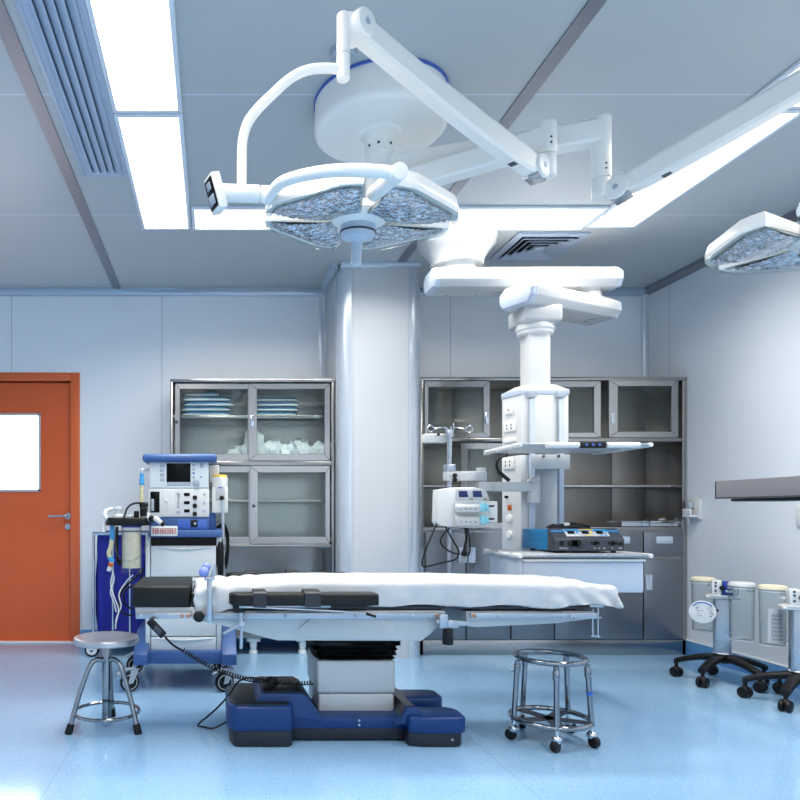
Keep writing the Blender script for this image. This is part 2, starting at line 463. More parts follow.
# ------------------------------------------------------------------ ceiling lights
def make_light(x0, x1, y0, y1, label):
    t = thing('ceiling_light', label, 'ceiling light', ((x0+x1)/2, (y0+y1)/2, H), 'recessed light panels')
    f = B(); k = .02; z0, z1 = H-.016, H-.001
    for a in ((x0-k, x0, y0-k, y1+k), (x1, x1+k, y0-k, y1+k), (x0, x1, y0-k, y0), (x0, x1, y1, y1+k)):
        f.box(*a, z0, z1, .003)
    f.build('frame', M['frame_grey'], t)
    B().box(x0, x1, y0, y1, H-.009, H-.001).build('diffuser', M['light'], t)
    ld = bpy.data.lights.new('lamp', 'AREA'); ld.shape = 'RECTANGLE'; ld.size = x1-x0; ld.size_y = y1-y0
    ld.energy = LAMP_W*(x1-x0)*(y1-y0); ld.spread = LAMP_SPREAD; ld.color = (1, .968, .925)
    lo = bpy.data.objects.new('lamp', ld); COL.objects.link(lo); lo.parent = t; lo.location = (0, 0, -.0105)
    return t
proto = make_light(-.419, -.154, 3.062, 4.257, 'white light panel beside the slotted air grille, ending at the row across the back')
def put(x, y, label):
    c = copy_tree(proto); c.location = (x, y, H); c['label'] = label
px_ = -.2865; py_ = 3.6595; rx = 2.441
put(px_, py_-1.249, 'white light panel running out of the top edge beside the slotted air grille')
for k in (2, 3): put(px_, py_-1.249*k, 'white light panel of the grille side row overhead behind the viewer')
put(rx, py_-.032, 'white light panel crossed by the long lamp arm, at the corner of the lit rows')
put(rx, py_-.032-1.249, 'white light panel cut by the picture edge above the long lamp arm')
for k in (2, 3): put(rx, py_-.032-1.249*k, 'white light panel of the far row overhead behind the viewer')
make_light(-.107, 1.05, 3.992, 4.264, 'white light panel across the back partly hidden by the big operating lamp head')
make_light(-.107, 1.05, -1.2, -.93, 'unseen white light panel added overhead behind the viewer for fill')  # unseen panel, added to raise the fill light from behind the viewer
make_light(1.09, 2.262, -1.2, -.93, 'unseen white light panel added overhead behind the viewer for fill')  # second unseen panel of the added fill row
make_light(1.09, 2.262, 3.992, 4.264, 'white light panel across the back in front of the square air diffuser')

# ------------------------------------------------------------------ air grilles
t = thing('air_grille', 'long slotted linear air grille in the ceiling beside the light panels', 'vent', (-.56, 2.6, H))
y0, y1, gx0, gx1 = 1.2, 3.613, -.682, -.44
f = B()
for a in ((gx0, -.637, y0, y1), (-.487, gx1, y0, y1), (-.637, -.487, y1-.05, y1), (-.637, -.487, y0, y0+.05)):
    f.box(*a, H-.014, H-.001, .003)
for xx in (-.665, -.462): f.box(xx-.003, xx+.003, y0+.02, y1-.02, H-.018, H-.012, .001)
f.build('frame', M['vent'], t)
B().box(-.637, -.487, y0+.05, y1-.05, H-.003, H-.0005).build('shade_backing', M['vent_shadow'], t)  # plate coloured as the shade seen between the slats
for k in range(5):
    xx = -.637+.15*(k)/4
    B().prism([(xx-.020, H-.003), (xx-.014, H-.003), (xx+.016, H-.017), (xx+.008, H-.021)], 'y', y0+.05, y1-.05).build('slat', M['vent'], t)
t = thing('air_diffuser', 'square four-way air diffuser in the ceiling with nested louvres', 'vent', (2.15, 4.57, H))
cx, cy = 2.15, 4.568
def ring(b, ro, ri, zo, zi, th=.004):
    for k in range(4):
        M4 = Matrix.Translation((cx, cy, 0)) @ Matrix.Rotation(k*PI/2, 4, 'Z')
        tb = bmesh.new()
        pts = [(-ro, -ro, zo), (ro, -ro, zo), (ri, -ri, zi), (-ri, -ri, zi)]
        v = [tb.verts.new(p) for p in pts]+[tb.verts.new((p[0], p[1], p[2]+th)) for p in pts]
        for fc in ((0, 1, 2, 3), (7, 6, 5, 4), (0, 4, 5, 1), (1, 5, 6, 2), (2, 6, 7, 3), (3, 7, 4, 0)): tb.faces.new([v[i] for i in fc])
        b._take(tb, M4)
f = B(); ring(f, .228, .185, H-.014, H-.016, .012)
f.build('frame', M['vent'], t)
B().box(cx-.186, cx+.186, cy-.186, cy+.186, H-.004, H-.001).build('shade_backing', M['dark'], t)  # no hole above: dark plate stands in for the shaded recess
for k in range(4):
    ro = .176-.042*k
    q = B(); ring(q, ro, ro-.03, H-.03, H-.008); q.build('louvre', M['vent'], t)
B().box(cx-.03, cx+.03, cy-.03, cy+.03, H-.03, H-.02, .003).build('centre_plate', M['vent'], t)
t = thing('smoke_detector', 'small round grey detector on the ceiling above the lamp mount', 'detector', (.50, 2.64, H))
B().lathe([(0, -.05), (.03, -.05), (.036, -.04), (.036, -.03), (.05, -.025), (.052, 0)], (.50, 2.64, H-.001)).build('housing', M['grey'], t)
B().cyl((.50, 2.64, H-.05), (.50, 2.64, H-.056), .014).build('sensor_cap', M['midgrey'], t)
# ------------------------------------------------------------------ stainless cabinets
def slide_door(parent, o, g, Y, name='sliding_door', handle=None, lock=None):
    """steel frame round a pane; o, g = outer and glass rectangles seen at distance Y"""
    ox0, ox1, oy0, oy1 = o; gx0, gx1, gy0, gy1 = g
    a = [X(ox0, Y), X(ox1, Y), Z(oy1, Y), Z(oy0, Y)]; c = [X(gx0, Y), X(gx1, Y), Z(gy1, Y), Z(gy0, Y)]
    f = B()
    for q in ([(a[0], a[3]), (a[1], a[3]), (c[1], c[3]), (c[0], c[3])], [(a[0], a[2]), (a[1], a[2]), (c[1], c[2]), (c[0], c[2])],
              [(a[0], a[2]), (a[0], a[3]), (c[0], c[3]), (c[0], c[2])], [(a[1], a[2]), (a[1], a[3]), (c[1], c[3]), (c[1], c[2])]):
        f.prism(q, 'y', Y, Y+.018, .002, 1)
    dr = f.build(name, M['steel'], parent)
    B().box(c[0]-.004, c[1]+.004, Y+.008, Y+.012, c[2]-.004, c[3]+.004).build('pane', M['glass'], dr)
    if handle:
        hx, hy = handle; x, z = X(hx, Y), Z(hy, Y)
        h = B().box(x-.014, x+.014, Y-.005, Y+.002, z-.042, z+.042, .006)
        hd = h.build('handle', M['chrome'], dr)
    if lock:
        hx, hy = lock; x, z = X(hx, Y), Z(hy, Y)
        B().cyl((x, Y+.002, z), (x, Y-.012, z), .011, bev=.002).build('lock', M['midgrey'], dr)
    return dr

def shelf(parent, px0, px1, py, Y0, Y1, mt='steel_in', th=.022):
    z = Z(py, Y0)
    return B().box(X(px0, Y0), X(px1, Y0), Y0, Y1, z-th, z, .002).build('shelf', M[mt], parent)

# ---- instrument cabinet beside the column, packs inside
LY, LB = 4.99, 5.45
lx0, lx1 = X(170, LY), .879
lz = Z(379, LY)
cab = thing('instrument_cabinet', 'steel cabinet with blue packs behind glass, between the door and the boxed column', 'cabinet', ((lx0+lx1)/2, 5.2, 0))
b = B()
s = .022
b.box(lx0, lx0+s, LY, LB, .125, lz, .003).box(lx1-s, lx1, LY, LB, .125, lz, .003)
b.box(lx0, lx1, LY-.004, LB, lz-s, lz, .003)
b.box(lx0+s, lx1-s, LB-.012, LB, .125, lz-s)
b.box(lx0+s, lx1-s, LY, LB, .125, .15)
b.box(lx0+s, lx1-s, LY+.002, LB-.012, Z(465.5, LY), Z(461, LY), .002)
b.box(lx0+s, lx1-s, LY+.002, LB-.012, Z(547.5, LY), Z(544.5, LY), .002)
b.build('carcass', M['steel_v'], cab)
sz_up = Z(415.5, 5.04)
B().box(lx0+s, lx1-s, 5.04, LB-.012, sz_up-.022, sz_up, .003).build('shelf', M['steel'], cab)
sz_lo = Z(499.5, 5.04)
B().box(lx0+s, lx1-s, 5.04, LB-.012, sz_lo-.022, sz_lo, .003).build('shelf', M['steel'], cab)
slide_door(cab, (175, 254, 383.5, 460.5), (180, 247.5, 389, 454), LY+.022, lock=(176.8, 422))
slide_door(cab, (248.5, 330, 383.5, 460.5), (257, 324.5, 389, 454), LY, handle=(252.3, 421))
slide_door(cab, (175, 253, 466, 544), (180, 248.5, 472.5, 536.5), LY+.022)
slide_door(cab, (250, 330, 466, 544), (258, 325.5, 472.5, 536.5), LY, lock=(253.7, 506))
for fx, fy in ((-.25, 5.05), (.295, 5.05), (.655, 5.05), (-.25, 5.4), (.83, 5.4)):
    f = B().cyl((fx, fy, 0), (fx, fy, .03), .034, .03, 16, .004).cyl((fx, fy, .03), (fx, fy, .095), .022, .03, 16).box(fx-.05, fx+.05, fy-.04, fy+.04, .095, .126, .006)
    f.build('foot', M['offwhite'], cab)

# blue and white wrapped packs in two stacks, one thing each
rnd = random.Random(3)
def pack(x, y, z, w, d, h, name='surgical_pack', ph=0):
    def rg(k, zz, inset, jit):
        n = 24; out = []
        for i in range(n):
            a = 2*PI*i/n; c, s_ = math.cos(a), math.sin(a)
            e = .28
            px = math.copysign(abs(c)**e, c)*(w/2-inset); py = math.copysign(abs(s_)**e, s_)*(d/2-inset)
            j = noise.noise(Vector((px*30, py*30, zz*50+ph)))*jit
            out.append((x+px+j, y+py+j, zz+noise.noise(Vector((px*18, py*18, ph+k)))*jit*.7))
        return out
    q = B().loft([rg(0, z+.002, .02, .001), rg(1, z+h*.25, .004, .004), rg(2, z+h*.5, 0, .005), rg(3, z+h*.8, .006, .004), rg(4, z+h-.003, .025, .003)])
    return q
def make_pack(x, y, z, w, d, h, label, i):
    t = thing('surgical_pack', label, 'surgical pack', (x, y, z), 'wrapped packs on the top shelf')
    pack(x, y, z+h*.5, w*.97, d, h*.48, ph=i*3.1).build('wrap', M['wrap_blue'], t)
    pack(x+rnd.uniform(-.008, .008), y-.010, z, w*1.04, d*1.03, h*.58, ph=i*1.7+9).build('film_sleeve', M['wrap_white'], t)
ords = ['bottom', 'second from the bottom', 'middle', 'second from the top', 'topmost']
zz = sz_up+.001
for i in range(5):
    h = .0365
    w_ = (.36, .36, .37, .36, .26)[i]; ox = (0, -.01, .015, 0, -.04)[i]
    make_pack(-.045+ox, 5.235, zz, w_, .30, h, 'blue wrapped pack, %s of the taller stack behind the upper sliding door' % ords[i], i); zz += h+.0008
zz = sz_up+.001
for i in range(4):
    h = .0355
    make_pack(.455+(.0, .012, -.004, .014)[i], 5.235, zz, (.34, .345, .36, .33)[i], .30, h, 'blue wrapped pack, %s of the shorter stack nearer the column' % ['bottom', 'second from the bottom', 'second from the top', 'topmost'][i], i+7); zz += h+.0008
# crumpled clear bags of linen on the shelf below
zb = Z(461, LY)+.001
def crumple(x, y, z, rx_, ry_, rz_, ph):
    t = bmesh.new(); bmesh.ops.create_icosphere(t, subdivisions=4, radius=1)
    for v in t.verts:
        p = v.co.copy()
        k = 1+.34*noise.noise(p*1.7+Vector((ph, 0, 0)))+.16*noise.noise(p*4.1+Vector((0, ph, 0)))+.16*abs(noise.noise(p*8+Vector((0, 0, ph))))
        q = Vector((p.x*rx_, p.y*ry_, p.z*rz_))*k
        v.co = q
    lo = min(v.co.z for v in t.verts); cut = lo*.55
    for v in t.verts:
        if v.co.z < cut: v.co.z = cut
    bmesh.ops.translate(t, vec=(x, y, z-cut), verts=t.verts)
    return B()._take(t)
bags = [(.205, 5.2, .105, .085, .055, 'white bag of linen at the open end of the crumpled row, tucked low'),
        (.315, 5.14, .10, .075, .098, 'tall crumpled white bag showing at the centre stile of the doors'),
        (.455, 5.19, .115, .09, .085, 'plump white bag of linen under the shorter pack stack'),
        (.575, 5.12, .085, .07, .065, 'small flat white bag in front of its row, right of the plump one'),
        (.655, 5.22, .10, .085, .080, 'crumpled white bag with a raised corner second from the column'),
        (.785, 5.15, .075, .085, .072, 'crumpled white bag nearest the column in the bag row')]
for i, (x, y, a, b_, c, l) in enumerate(bags):
    a *= .84; b_ *= .85; c *= (1.3, 1.5, 1.2, 1.35, 1.3, 1.25)[i]; x = (.195, .305, .44, .555, .66, .782)[i]
    t = thing('linen_bag', l, 'bag', (x, y, zb), 'crumpled bags on the second shelf')
    crumple(x, y, zb, a, b_, c, i*5.3).build('bag', M['bag'], t)
    tw = B()
    ang = rnd.uniform(-.5, .9)
    tx, tz = x+.04*math.sin(ang), zb+c*1.35
    tw.lathe([(0, -.04), (.02, -.03), (.012, 0), (.03, .022), (.034, .03)], (tx, y-.01, tz), (math.sin(ang), -.2, math.cos(ang)), 14)
    tw.build('twisted_neck', M['bag'], t)
    if i in (1, 3, 4):
        B().box(x-.02, x+.02, y-b_*1.02, y-b_*.9, zb+c*.5, zb+c*.62, .004).build('blue_band', M['wrap_blue'], t)
zc = Z(544.5, LY)+.001
t = thing('linen_bag', 'pale flat bag lying alone behind the lower glass next to the column', 'bag', (.62, 5.15, zc))
crumple(.62, 5.16, zc, .14, .08, .03, 61).build('bag', M['bag'], t)

# ---- long wall cabinet with counter
RY, RB = 5.005, 5.455
rx0, rx1 = 1.497, XR-.006
rz = Z(377, RY)
cab = thing('wall_cabinet', 'wide steel wall cabinet with glass sliding doors, open counter, drawers and lower doors', 'cabinet', ((rx0+rx1)/2, 5.23, 0))
b = B()
zct = Z(527, RY)                      # counter
b.box(rx0, rx0+.03, RY, RB, 0, rz, .003).box(rx1-.03, rx1, RY, RB, 0, rz, .003)
b.box(rx0, rx1, RY-.004, RB, rz-.025, rz, .003)
b.box(rx0+.03, rx1-.03, RY+.002, RB, Z(441.5, RY), Z(438, RY), .003)
b.box(rx0+.03, rx1-.03, RY+.03, RB, .1, .115)
b.box(rx0, rx1, RY, RY+.03, 0, Z(640, RY), .003)                     # plinth
b.box(rx0+.03, rx1-.03, RY+.004, RB, zct-.03, zct, .003)             # counter slab
b.box(X(553, RY), X(562, RY), RY+.004, RB-.02, zct, Z(441.5, RY), .002)
b.box(rx0+.03, rx1-.03, RY+.006, RY+.02, .12, zct-.03)               # lower carcass front behind the doors
b.build('carcass', M['steel_v'], cab)
bk = B()
for x0, x1 in ((rx0+.03, 1.885), (1.889, X(553, RY)+.01), (X(553, RY)+.014, 3.143), (3.147, rx1-.03)):
    bk.box(x0, x1, RB-.014, RB, zct, rz-.025, .001)
bk.build('back_panel', M['steel_in'], cab)
z1 = Z(485, RY+.05)
B().box(X(561, RY), rx1-.03, RY+.05, RB-.014, z1-.016, z1, .003).build('shelf', M['steel'], cab)
B().box(rx0+.03, X(553, RY), RY+.05, RB-.014, z1-.016, z1, .003).build('shelf', M['steel'], cab)
slide_door(cab, (424.5, 490, 381, 437.5), (428.5, 483.5, 387, 432.5), RY, handle=(486.5, 418))
slide_door(cab, (532, 601, 381, 437.5), (539, 594, 387, 432.5), RY)
slide_door(cab, (609, 678.5, 379.5, 437.5), (618, 671.5, 386, 431.5), RY, handle=(613, 418))
slide_door(cab, (461, 552, 443, 529.5), (468, 545, 449, 522.5), RY+.006)
dz0 = zct-.034
dpx = [424.5, 465.3, 510, 553.5, 597.5, 642, 682.5]
for i in range(6):
    a, c = X(dpx[i]+.7, RY), X(dpx[i+1]-.7, RY)
    top = dz0 if i < 3 else Z(559, RY)
    q = B().box(a, c, RY-.016, RY+.006, Z(639, RY), top-.004, .003)
    dr = q.build('lower_door', M['steel_door'], cab)
    hxp = (461, 471, 549, 558, 638, 647)[i]; hyp = 555 if i < 3 else 582
    hx, hz = X(hxp, RY), Z(hyp, RY)
    h = B().box(hx-.023, hx-.013, RY-.028, RY-.014, hz-.052, hz+.052, .003).box(hx+.013, hx+.023, RY-.028, RY-.014, hz-.052, hz+.052, .003)
    h.box(hx-.023, hx+.023, RY-.028, RY-.014, hz+.045, hz+.055, .003).box(hx-.023, hx+.023, RY-.028, RY-.014, hz-.055, hz-.045, .003).box(hx-.014, hx+.014, RY-.02, RY-.014, hz-.045, hz+.045)
    h.build('handle', M['lilac'], dr)
    if i >= 3:
        q = B().box(a, c, RY-.016, RY+.006, Z(556.5, RY), Z(532, RY), .003)
        dw = q.build('drawer', M['steel_door'], cab)
        hx, hz = (a+c)/2, Z(540, RY)
        B().box(hx-.06, hx+.06, RY-.03, RY-.014, hz-.026, hz+.026, .006).box(hx-.045, hx+.045, RY-.032, RY-.028, hz-.014, hz+.004, .002).build('handle', M['lilac'], dw)
# steel trays standing on the counter
def tray(px, Y, w, d, h, label, lid=False):
    x = X(px, Y); z = zct+.001
    t = thing('instrument_tray', label, 'tray', (x, Y, z), 'steel trays on the counter')
    o = B()
    o.box(x-w/2, x+w/2, Y-d/2, Y+d/2, z, z+.003)
    for a in ((x-w/2, x+w/2, Y-d/2, Y-d/2+.003), (x-w/2, x+w/2, Y+d/2-.003, Y+d/2), (x-w/2, x-w/2+.003, Y-d/2, Y+d/2), (x+w/2-.003, x+w/2, Y-d/2, Y+d/2)):
        o.box(*a, z, z+h)
    o.build('pan', M['chrome'], t)
    r = B().tube([(x-w/2, Y-d/2, z+h), (x+w/2, Y-d/2, z+h), (x+w/2, Y+d/2, z+h), (x-w/2, Y+d/2, z+h)], .005, 8, True, 1)
    r.build('rolled_rim', M['chrome'], t)
    if lid:
        B().box(x-w*.42, x+w*.42, Y-d*.4, Y+d*.4, z+h*.7, z+h+.012, .005).box(x-.03, x+.03, Y-.01, Y+.01, z+h+.012, z+h+.03, .004).build('lid', M['chrome'], t)
tray(626, 5.2, .19, .2, .035, 'shallow steel tray standing alone on the cabinet counter beside the drawer handle')
tray(662, 5.13, .28, .15, .03, 'long steel tray at the front of the counter by the cabinet end', True)
tray(668, 5.33, .26, .15, .045, 'deeper steel tray at the back of the counter behind the long one')

# ---- fixtures on the end wall
t = thing('wall_dispenser_bracket', 'small white holder bracket on the wall beside the cabinet end', 'bracket', (XR, 4.91, .99))
B().box(XR-.02, XR-.001, 4.85, 4.965, .985, 1.125, .006).build('back_plate', M['white'], t)
B().box(XR-.075, XR-.02, 4.865, 4.95, 1.0, 1.015, .004).box(XR-.075, XR-.062, 4.865, 4.95, 1.015, 1.06, .004).build('cradle', M['offwhite'], t)
B().box(XR-.06, XR-.022, 4.90, 4.915, 1.065, 1.11, .004).build('latch', M['grey'], t)
t = thing('wall_socket', 'white wall socket plate at the picture edge under the steel tray', 'socket', (XR, 4.03, .98))
B().box(XR-.014, XR-.001, 3.96, 4.06, .95, 1.06, .004).build('plate', M['white'], t)
B().box(XR-.018, XR-.013, 3.985, 4.035, .975, 1.035, .003).build('insert', M['offwhite'], t)
# ------------------------------------------------------------------ operating table
TF = 3.05                     # distance of the near long edge
TBK = 3.56
tab = thing('operating_table', 'operating table on a navy blue base with a grey column and black head section', 'operating table', (.68, 3.28, 0))
# base: block, bridge, two feet, as one moulded shell
g = B()
blk = [(.079, 3.045), (.10, 3.02), (.335, 3.02), (.352, 3.035), (.36, 3.12), (.36, 3.40), (.33, 3.45), (.10, 3.45), (.06, 3.38), (.06, 3.09)]
g.prism(blk, 'z', .07, .182, .012, 3)
g.box(.30, .90, 3.10, 3.42, .06, .112, .008)
g.prism([(.19, .12), (.19, .182), (.215, .218), (.40, .218), (.425, .205), (.485, .112), (.50, .09)], 'y', 3.095, 3.43, .006, 2)
g.prism([(.80, .09), (.835, .112), (.862, .165), (.905, .165), (.93, .14), (.95, .09)], 'y', 3.06, 3.45, .006, 2)
g.prism([(.86, 3.03), (.93, 3.018), (1.09, 3.018), (1.115, 3.04), (1.115, 3.15), (1.08, 3.19), (.86, 3.19)], 'z', .06, .137, .014, 3)
g.prism([(.86, 3.29), (1.08, 3.29), (1.105, 3.32), (1.105, 3.43), (1.07, 3.455), (.86, 3.455)], 'z', .06, .15, .014, 3)
base = g.build('base_shell', M['navy'], tab)
g = B()
g.prism([(.09, 3.06), (.11, 3.04), (.32, 3.04), (.34, 3.06), (.345, 3.38), (.32, 3.43), (.11, 3.43), (.075, 3.37), (.075, 3.10)], 'z', .178, .1865, .003)
g.build('base_cover', M['navy_top'], tab)
B().prism([(.228, .2175), (.228, .2225), (.395, .2225), (.42, .209), (.475, .125), (.471, .121), (.415, .203), (.39, .2175)], 'y', 3.115, 3.415, .001).build('base_cover', M['navy_top'], tab)
B().prism([(.843, .118), (.838, .120), (.862, .1675), (.902, .1675), (.902, .163), (.865, .163)], 'y', 3.09, 3.43).build('base_cover', M['navy_top'], tab)
g = B()
g.prism([(x_, y_) for x_, y_ in [(.088, 3.05), (.105, 3.03), (.335, 3.03), (.35, 3.045), (.36, 3.11), (.36, 3.41), (.33, 3.44), (.11, 3.44), (.075, 3.37), (.075, 3.10)]], 'z', .004, .074, .006)
g.box(.34, .90, 3.108, 3.41, .01, .07, .004)
g.prism([(.86, 3.045), (.93, 3.03), (1.08, 3.03), (1.10, 3.05), (1.10, 3.14), (1.07, 3.18), (.86, 3.18)], 'z', .004, .066, .006)
g.prism([(.86, 3.30), (1.07, 3.30), (1.09, 3.32), (1.09, 3.42), (1.06, 3.44), (.86, 3.44)], 'z', .004, .066, .006)
g.build('plinth', M['plinth'], tab)
for x_, z_, y_ in ((X(359, 3.1), .098, 3.097), (X(359, 3.1), .078, 3.097), (1.05, .035, 3.028)):
    B().cyl((x_, y_+.004, z_), (x_, y_-.003, z_), .0055, bev=.001).build('screw', M['satin'], tab)
# column
B().box(.49, .842, 3.205, 3.535, .095, .19, .01, 3).build('lower_column_cover', M['panel_grey'], tab)
B().box(.484, .846, 3.20, 3.54, .192, .345, .012, 3).build('upper_column_cover', M['panel_grey'], tab)
rings = []
def rrect(cx_, cy_, hx_, hy_, z, n=44, e=.3, jit=0., ph=0.):
    o = []
    for i in range(n):
        a = 2*PI*i/n; c, s_ = math.cos(a), math.sin(a)
        j = jit*noise.noise(Vector((c*3, s_*3, z*40+ph)))
        o.append((cx_+math.copysign(abs(c)**e, c)*(hx_+j), cy_+math.copysign(abs(s_)**e, s_)*(hy_+j), z+.4*jit*noise.noise(Vector((c*4, s_*4, ph+7)))))
    return o
prof = [(.166, .343), (.19, .352), (.178, .362), (.198, .372), (.183, .384), (.205, .396), (.19, .408), (.216, .420), (.208, .432), (.236, .446), (.232, .462)]
for k, (h_, z_) in enumerate(prof): rings.append(rrect(.665, 3.37, h_, h_-.02, z_, jit=.014, ph=k*2.))
B().loft(rings).build('bellows', M['black'], tab, sharp=60)
# frame under the mattress
def xz(*pp, Y=TF): return [(X(p[0], Y), Z(p[1], Y)) for p in pp]
g = B()
pan = xz((192, 611), (192, 620), (222, 626), (277, 641), (422, 641.5), (432, 634), (446, 619), (446, 611))
g.prism(pan, 'y', TF+.01, TBK-.01, .004)
fr = g.build('seat_frame', M['panel_grey'], tab)
g = B().prism([(X(299, TF), Z(629, TF)), (X(313, TF), Z(617, TF)), (X(318, TF), Z(613, TF)), (X(395, TF), Z(613, TF)), (X(395, TF), Z(640, TF)), (X(310, TF), Z(638, TF))], 'y', TF+.003, TF+.012, .001)
g.build('side_plate', M['panel_grey'], fr)
g = B().prism(xz((468, 612), (468, 627), (480, 628), (560, 624), (590, 620), (596, 619), (596, 612)), 'y', TF+.02, TBK-.02, .003)
g.build('leg_section_frame', M['panel_grey'], tab)
g = B().prism(xz((135, 607.5), (135, 614), (150, 618), (190, 619), (195, 613), (195, 607.5)), 'y', TF+.015, TBK-.015, .003)
g.build('head_section_frame', M['panel_grey'], tab)
for Yr in (TF-.012, TBK):
    for a, c in ((136, 191), (197, 440), (470, 596)):
        q = B().box(X(a, TF), X(c, TF), Yr, Yr+.012, Z(618.5, TF), Z(612.5, TF), .002)
        rl = q.build('accessory_rail', M['satin'], tab)
        if Yr < 3.2:
            for pxx in {136: (142, 170), 197: (225, 285, 355, 412), 470: (497, 570)}[a]:
                xx = X(pxx, TF); zz_ = Z(615.4, TF)
                B().cyl((xx, Yr+.002, zz_), (xx, Yr-.006, zz_), .0075, bev=.002).build('bolt', M['grey'], rl)
            for pxx in {136: (182, 188.5), 197: (437,), 470: (473,)}[a]:
                xx = X(pxx, TF)
                B().cyl((xx, Yr+.002, zz_), (xx, Yr-.007, zz_), .009, bev=.002).build('joint_screw', M['tile_copper'], rl)
# head cushion, mattress
zh0, zh1 = Z(607, TF), Z(586.5, TF)
B().box(X(132, TF), X(189.5, TF), TF, 3.525, zh0, zh1, .008, 3).build('head_cushion', M['leather'], tab)
B().box(X(134, TF), X(597, TF), TF+.02, TBK-.02, zh0-.012, zh0+.002, .002).build('support_board', M['midgrey'], tab)
def topz(x):
    s_ = .722-.03*max(0, (.42-x)/.5)**1.3-.012*max(0, (x-1.05)/.6)**1.6-.010*max(0, (x-1.6)/.2)**2
    return s_
b = B()
n = 24; x0, x1 = X(192, TF), X(606, TF)
b.loft([[(x0+(x1-x0)*i/n, TF+.012, zh0), (x0+(x1-x0)*i/n, TBK-.012, zh0), (x0+(x1-x0)*i/n, TBK-.012, topz(x0+(x1-x0)*i/n)-.022), (x0+(x1-x0)*i/n, TBK-.04, topz(x0+(x1-x0)*i/n)-.007), (x0+(x1-x0)*i/n, TF+.04, topz(x0+(x1-x0)*i/n)-.007), (x0+(x1-x0)*i/n, TF+.012, topz(x0+(x1-x0)*i/n)-.022)] for i in range(n+1)])
b.build('mattress', M['leather'], tab)
# handles and clamps along the near rail
def clampblock(px, name='rail_clamp', w=.03):
    x = X(px, TF); return B().box(x-w/2, x+w/2, TF-.034, TF-.01, Z(621, TF), Z(610, TF), .003)
# middle release handle
x = X(446, TF)
g = B().box(x-.04, x-.004, TF-.04, TF-.010, Z(627, TF), Z(613, TF), .004).box(x-.004, x+.045, TF-.036, TF-.012, Z(627, TF), Z(619, TF), .004)
g.cyl((x-.05, TF-.02, Z(621, TF)), (x-.03, TF-.02, Z(621, TF)), .012, bev=.002).prism([(x+.045, Z(620, TF)), (x+.09, Z(621, TF)), (x+.10, Z(625, TF)), (x+.045, Z(625, TF))], 'y', TF-.026, TF-.014, .002)
hd = g.build('release_bracket', M['satin'], tab)
B().cyl((x, TF-.024, Z(627, TF)), (x, TF-.024, Z(643.5, TF)), .021, .024, 20, .005).build('grip', M['black'], hd)
# upright clamp post with blue ball knob
x = X(209.5, TF)
g = B().box(x-.0115, x+.0115, TF-.036, TF-.024, Z(622, TF), Z(578, TF), .004).box(x-.022, x+.022, TF-.05, TF+.02, Z(579.5, TF), Z(576.5, TF), .002)
g.prism([(x+.0, Z(577, TF)), (x+.02, Z(577, TF)), (x+.03, Z(566, TF)), (x+.022, Z(563, TF))], 'y', TF-.035, TF-.02, .003)
g.cyl((x-.005, TF-.03, Z(574, TF)), (x-.022, TF-.03, Z(571, TF)), .007)
po = g.build('clamp_post', M['satin'], tab)
B().ball((X(204, TF), TF-.034, Z(571.5, TF)), .023).ball((X(206.5, TF), TF-.01, Z(567, TF)), .02).build('ball_knob', M['knob_blue'], po)
B().cyl((X(199, TF), TF-.045, Z(615.5, TF)), (X(199, TF), TF-.012, Z(615.5, TF)), .024, bev=.005).build('clamp_knob', M['black'], po)
# stub at the foot end
x = X(599, TF)
g = B().tube([(x-.012, TF+.03, Z(606, TF)), (x-.012, TF+.03, Z(638, TF))], .004, 8, smooth=1).tube([(x+.012, TF+.03, Z(606, TF)), (x+.012, TF+.03, Z(637, TF))], .004, 8, smooth=1)
g.cyl((x-.02, TF+.03, Z(637, TF)), (x+.02, TF+.03, Z(638, TF)), .005).cyl((X(585, TF), TF+.03, Z(619, TF)), (X(605, TF), TF+.03, Z(618.5, TF)), .0055).box(X(590, TF), X(604, TF), TF+.0, TF+.06, Z(607.5, TF), Z(605, TF), .002)
g.build('end_bracket', M['satin'], tab)

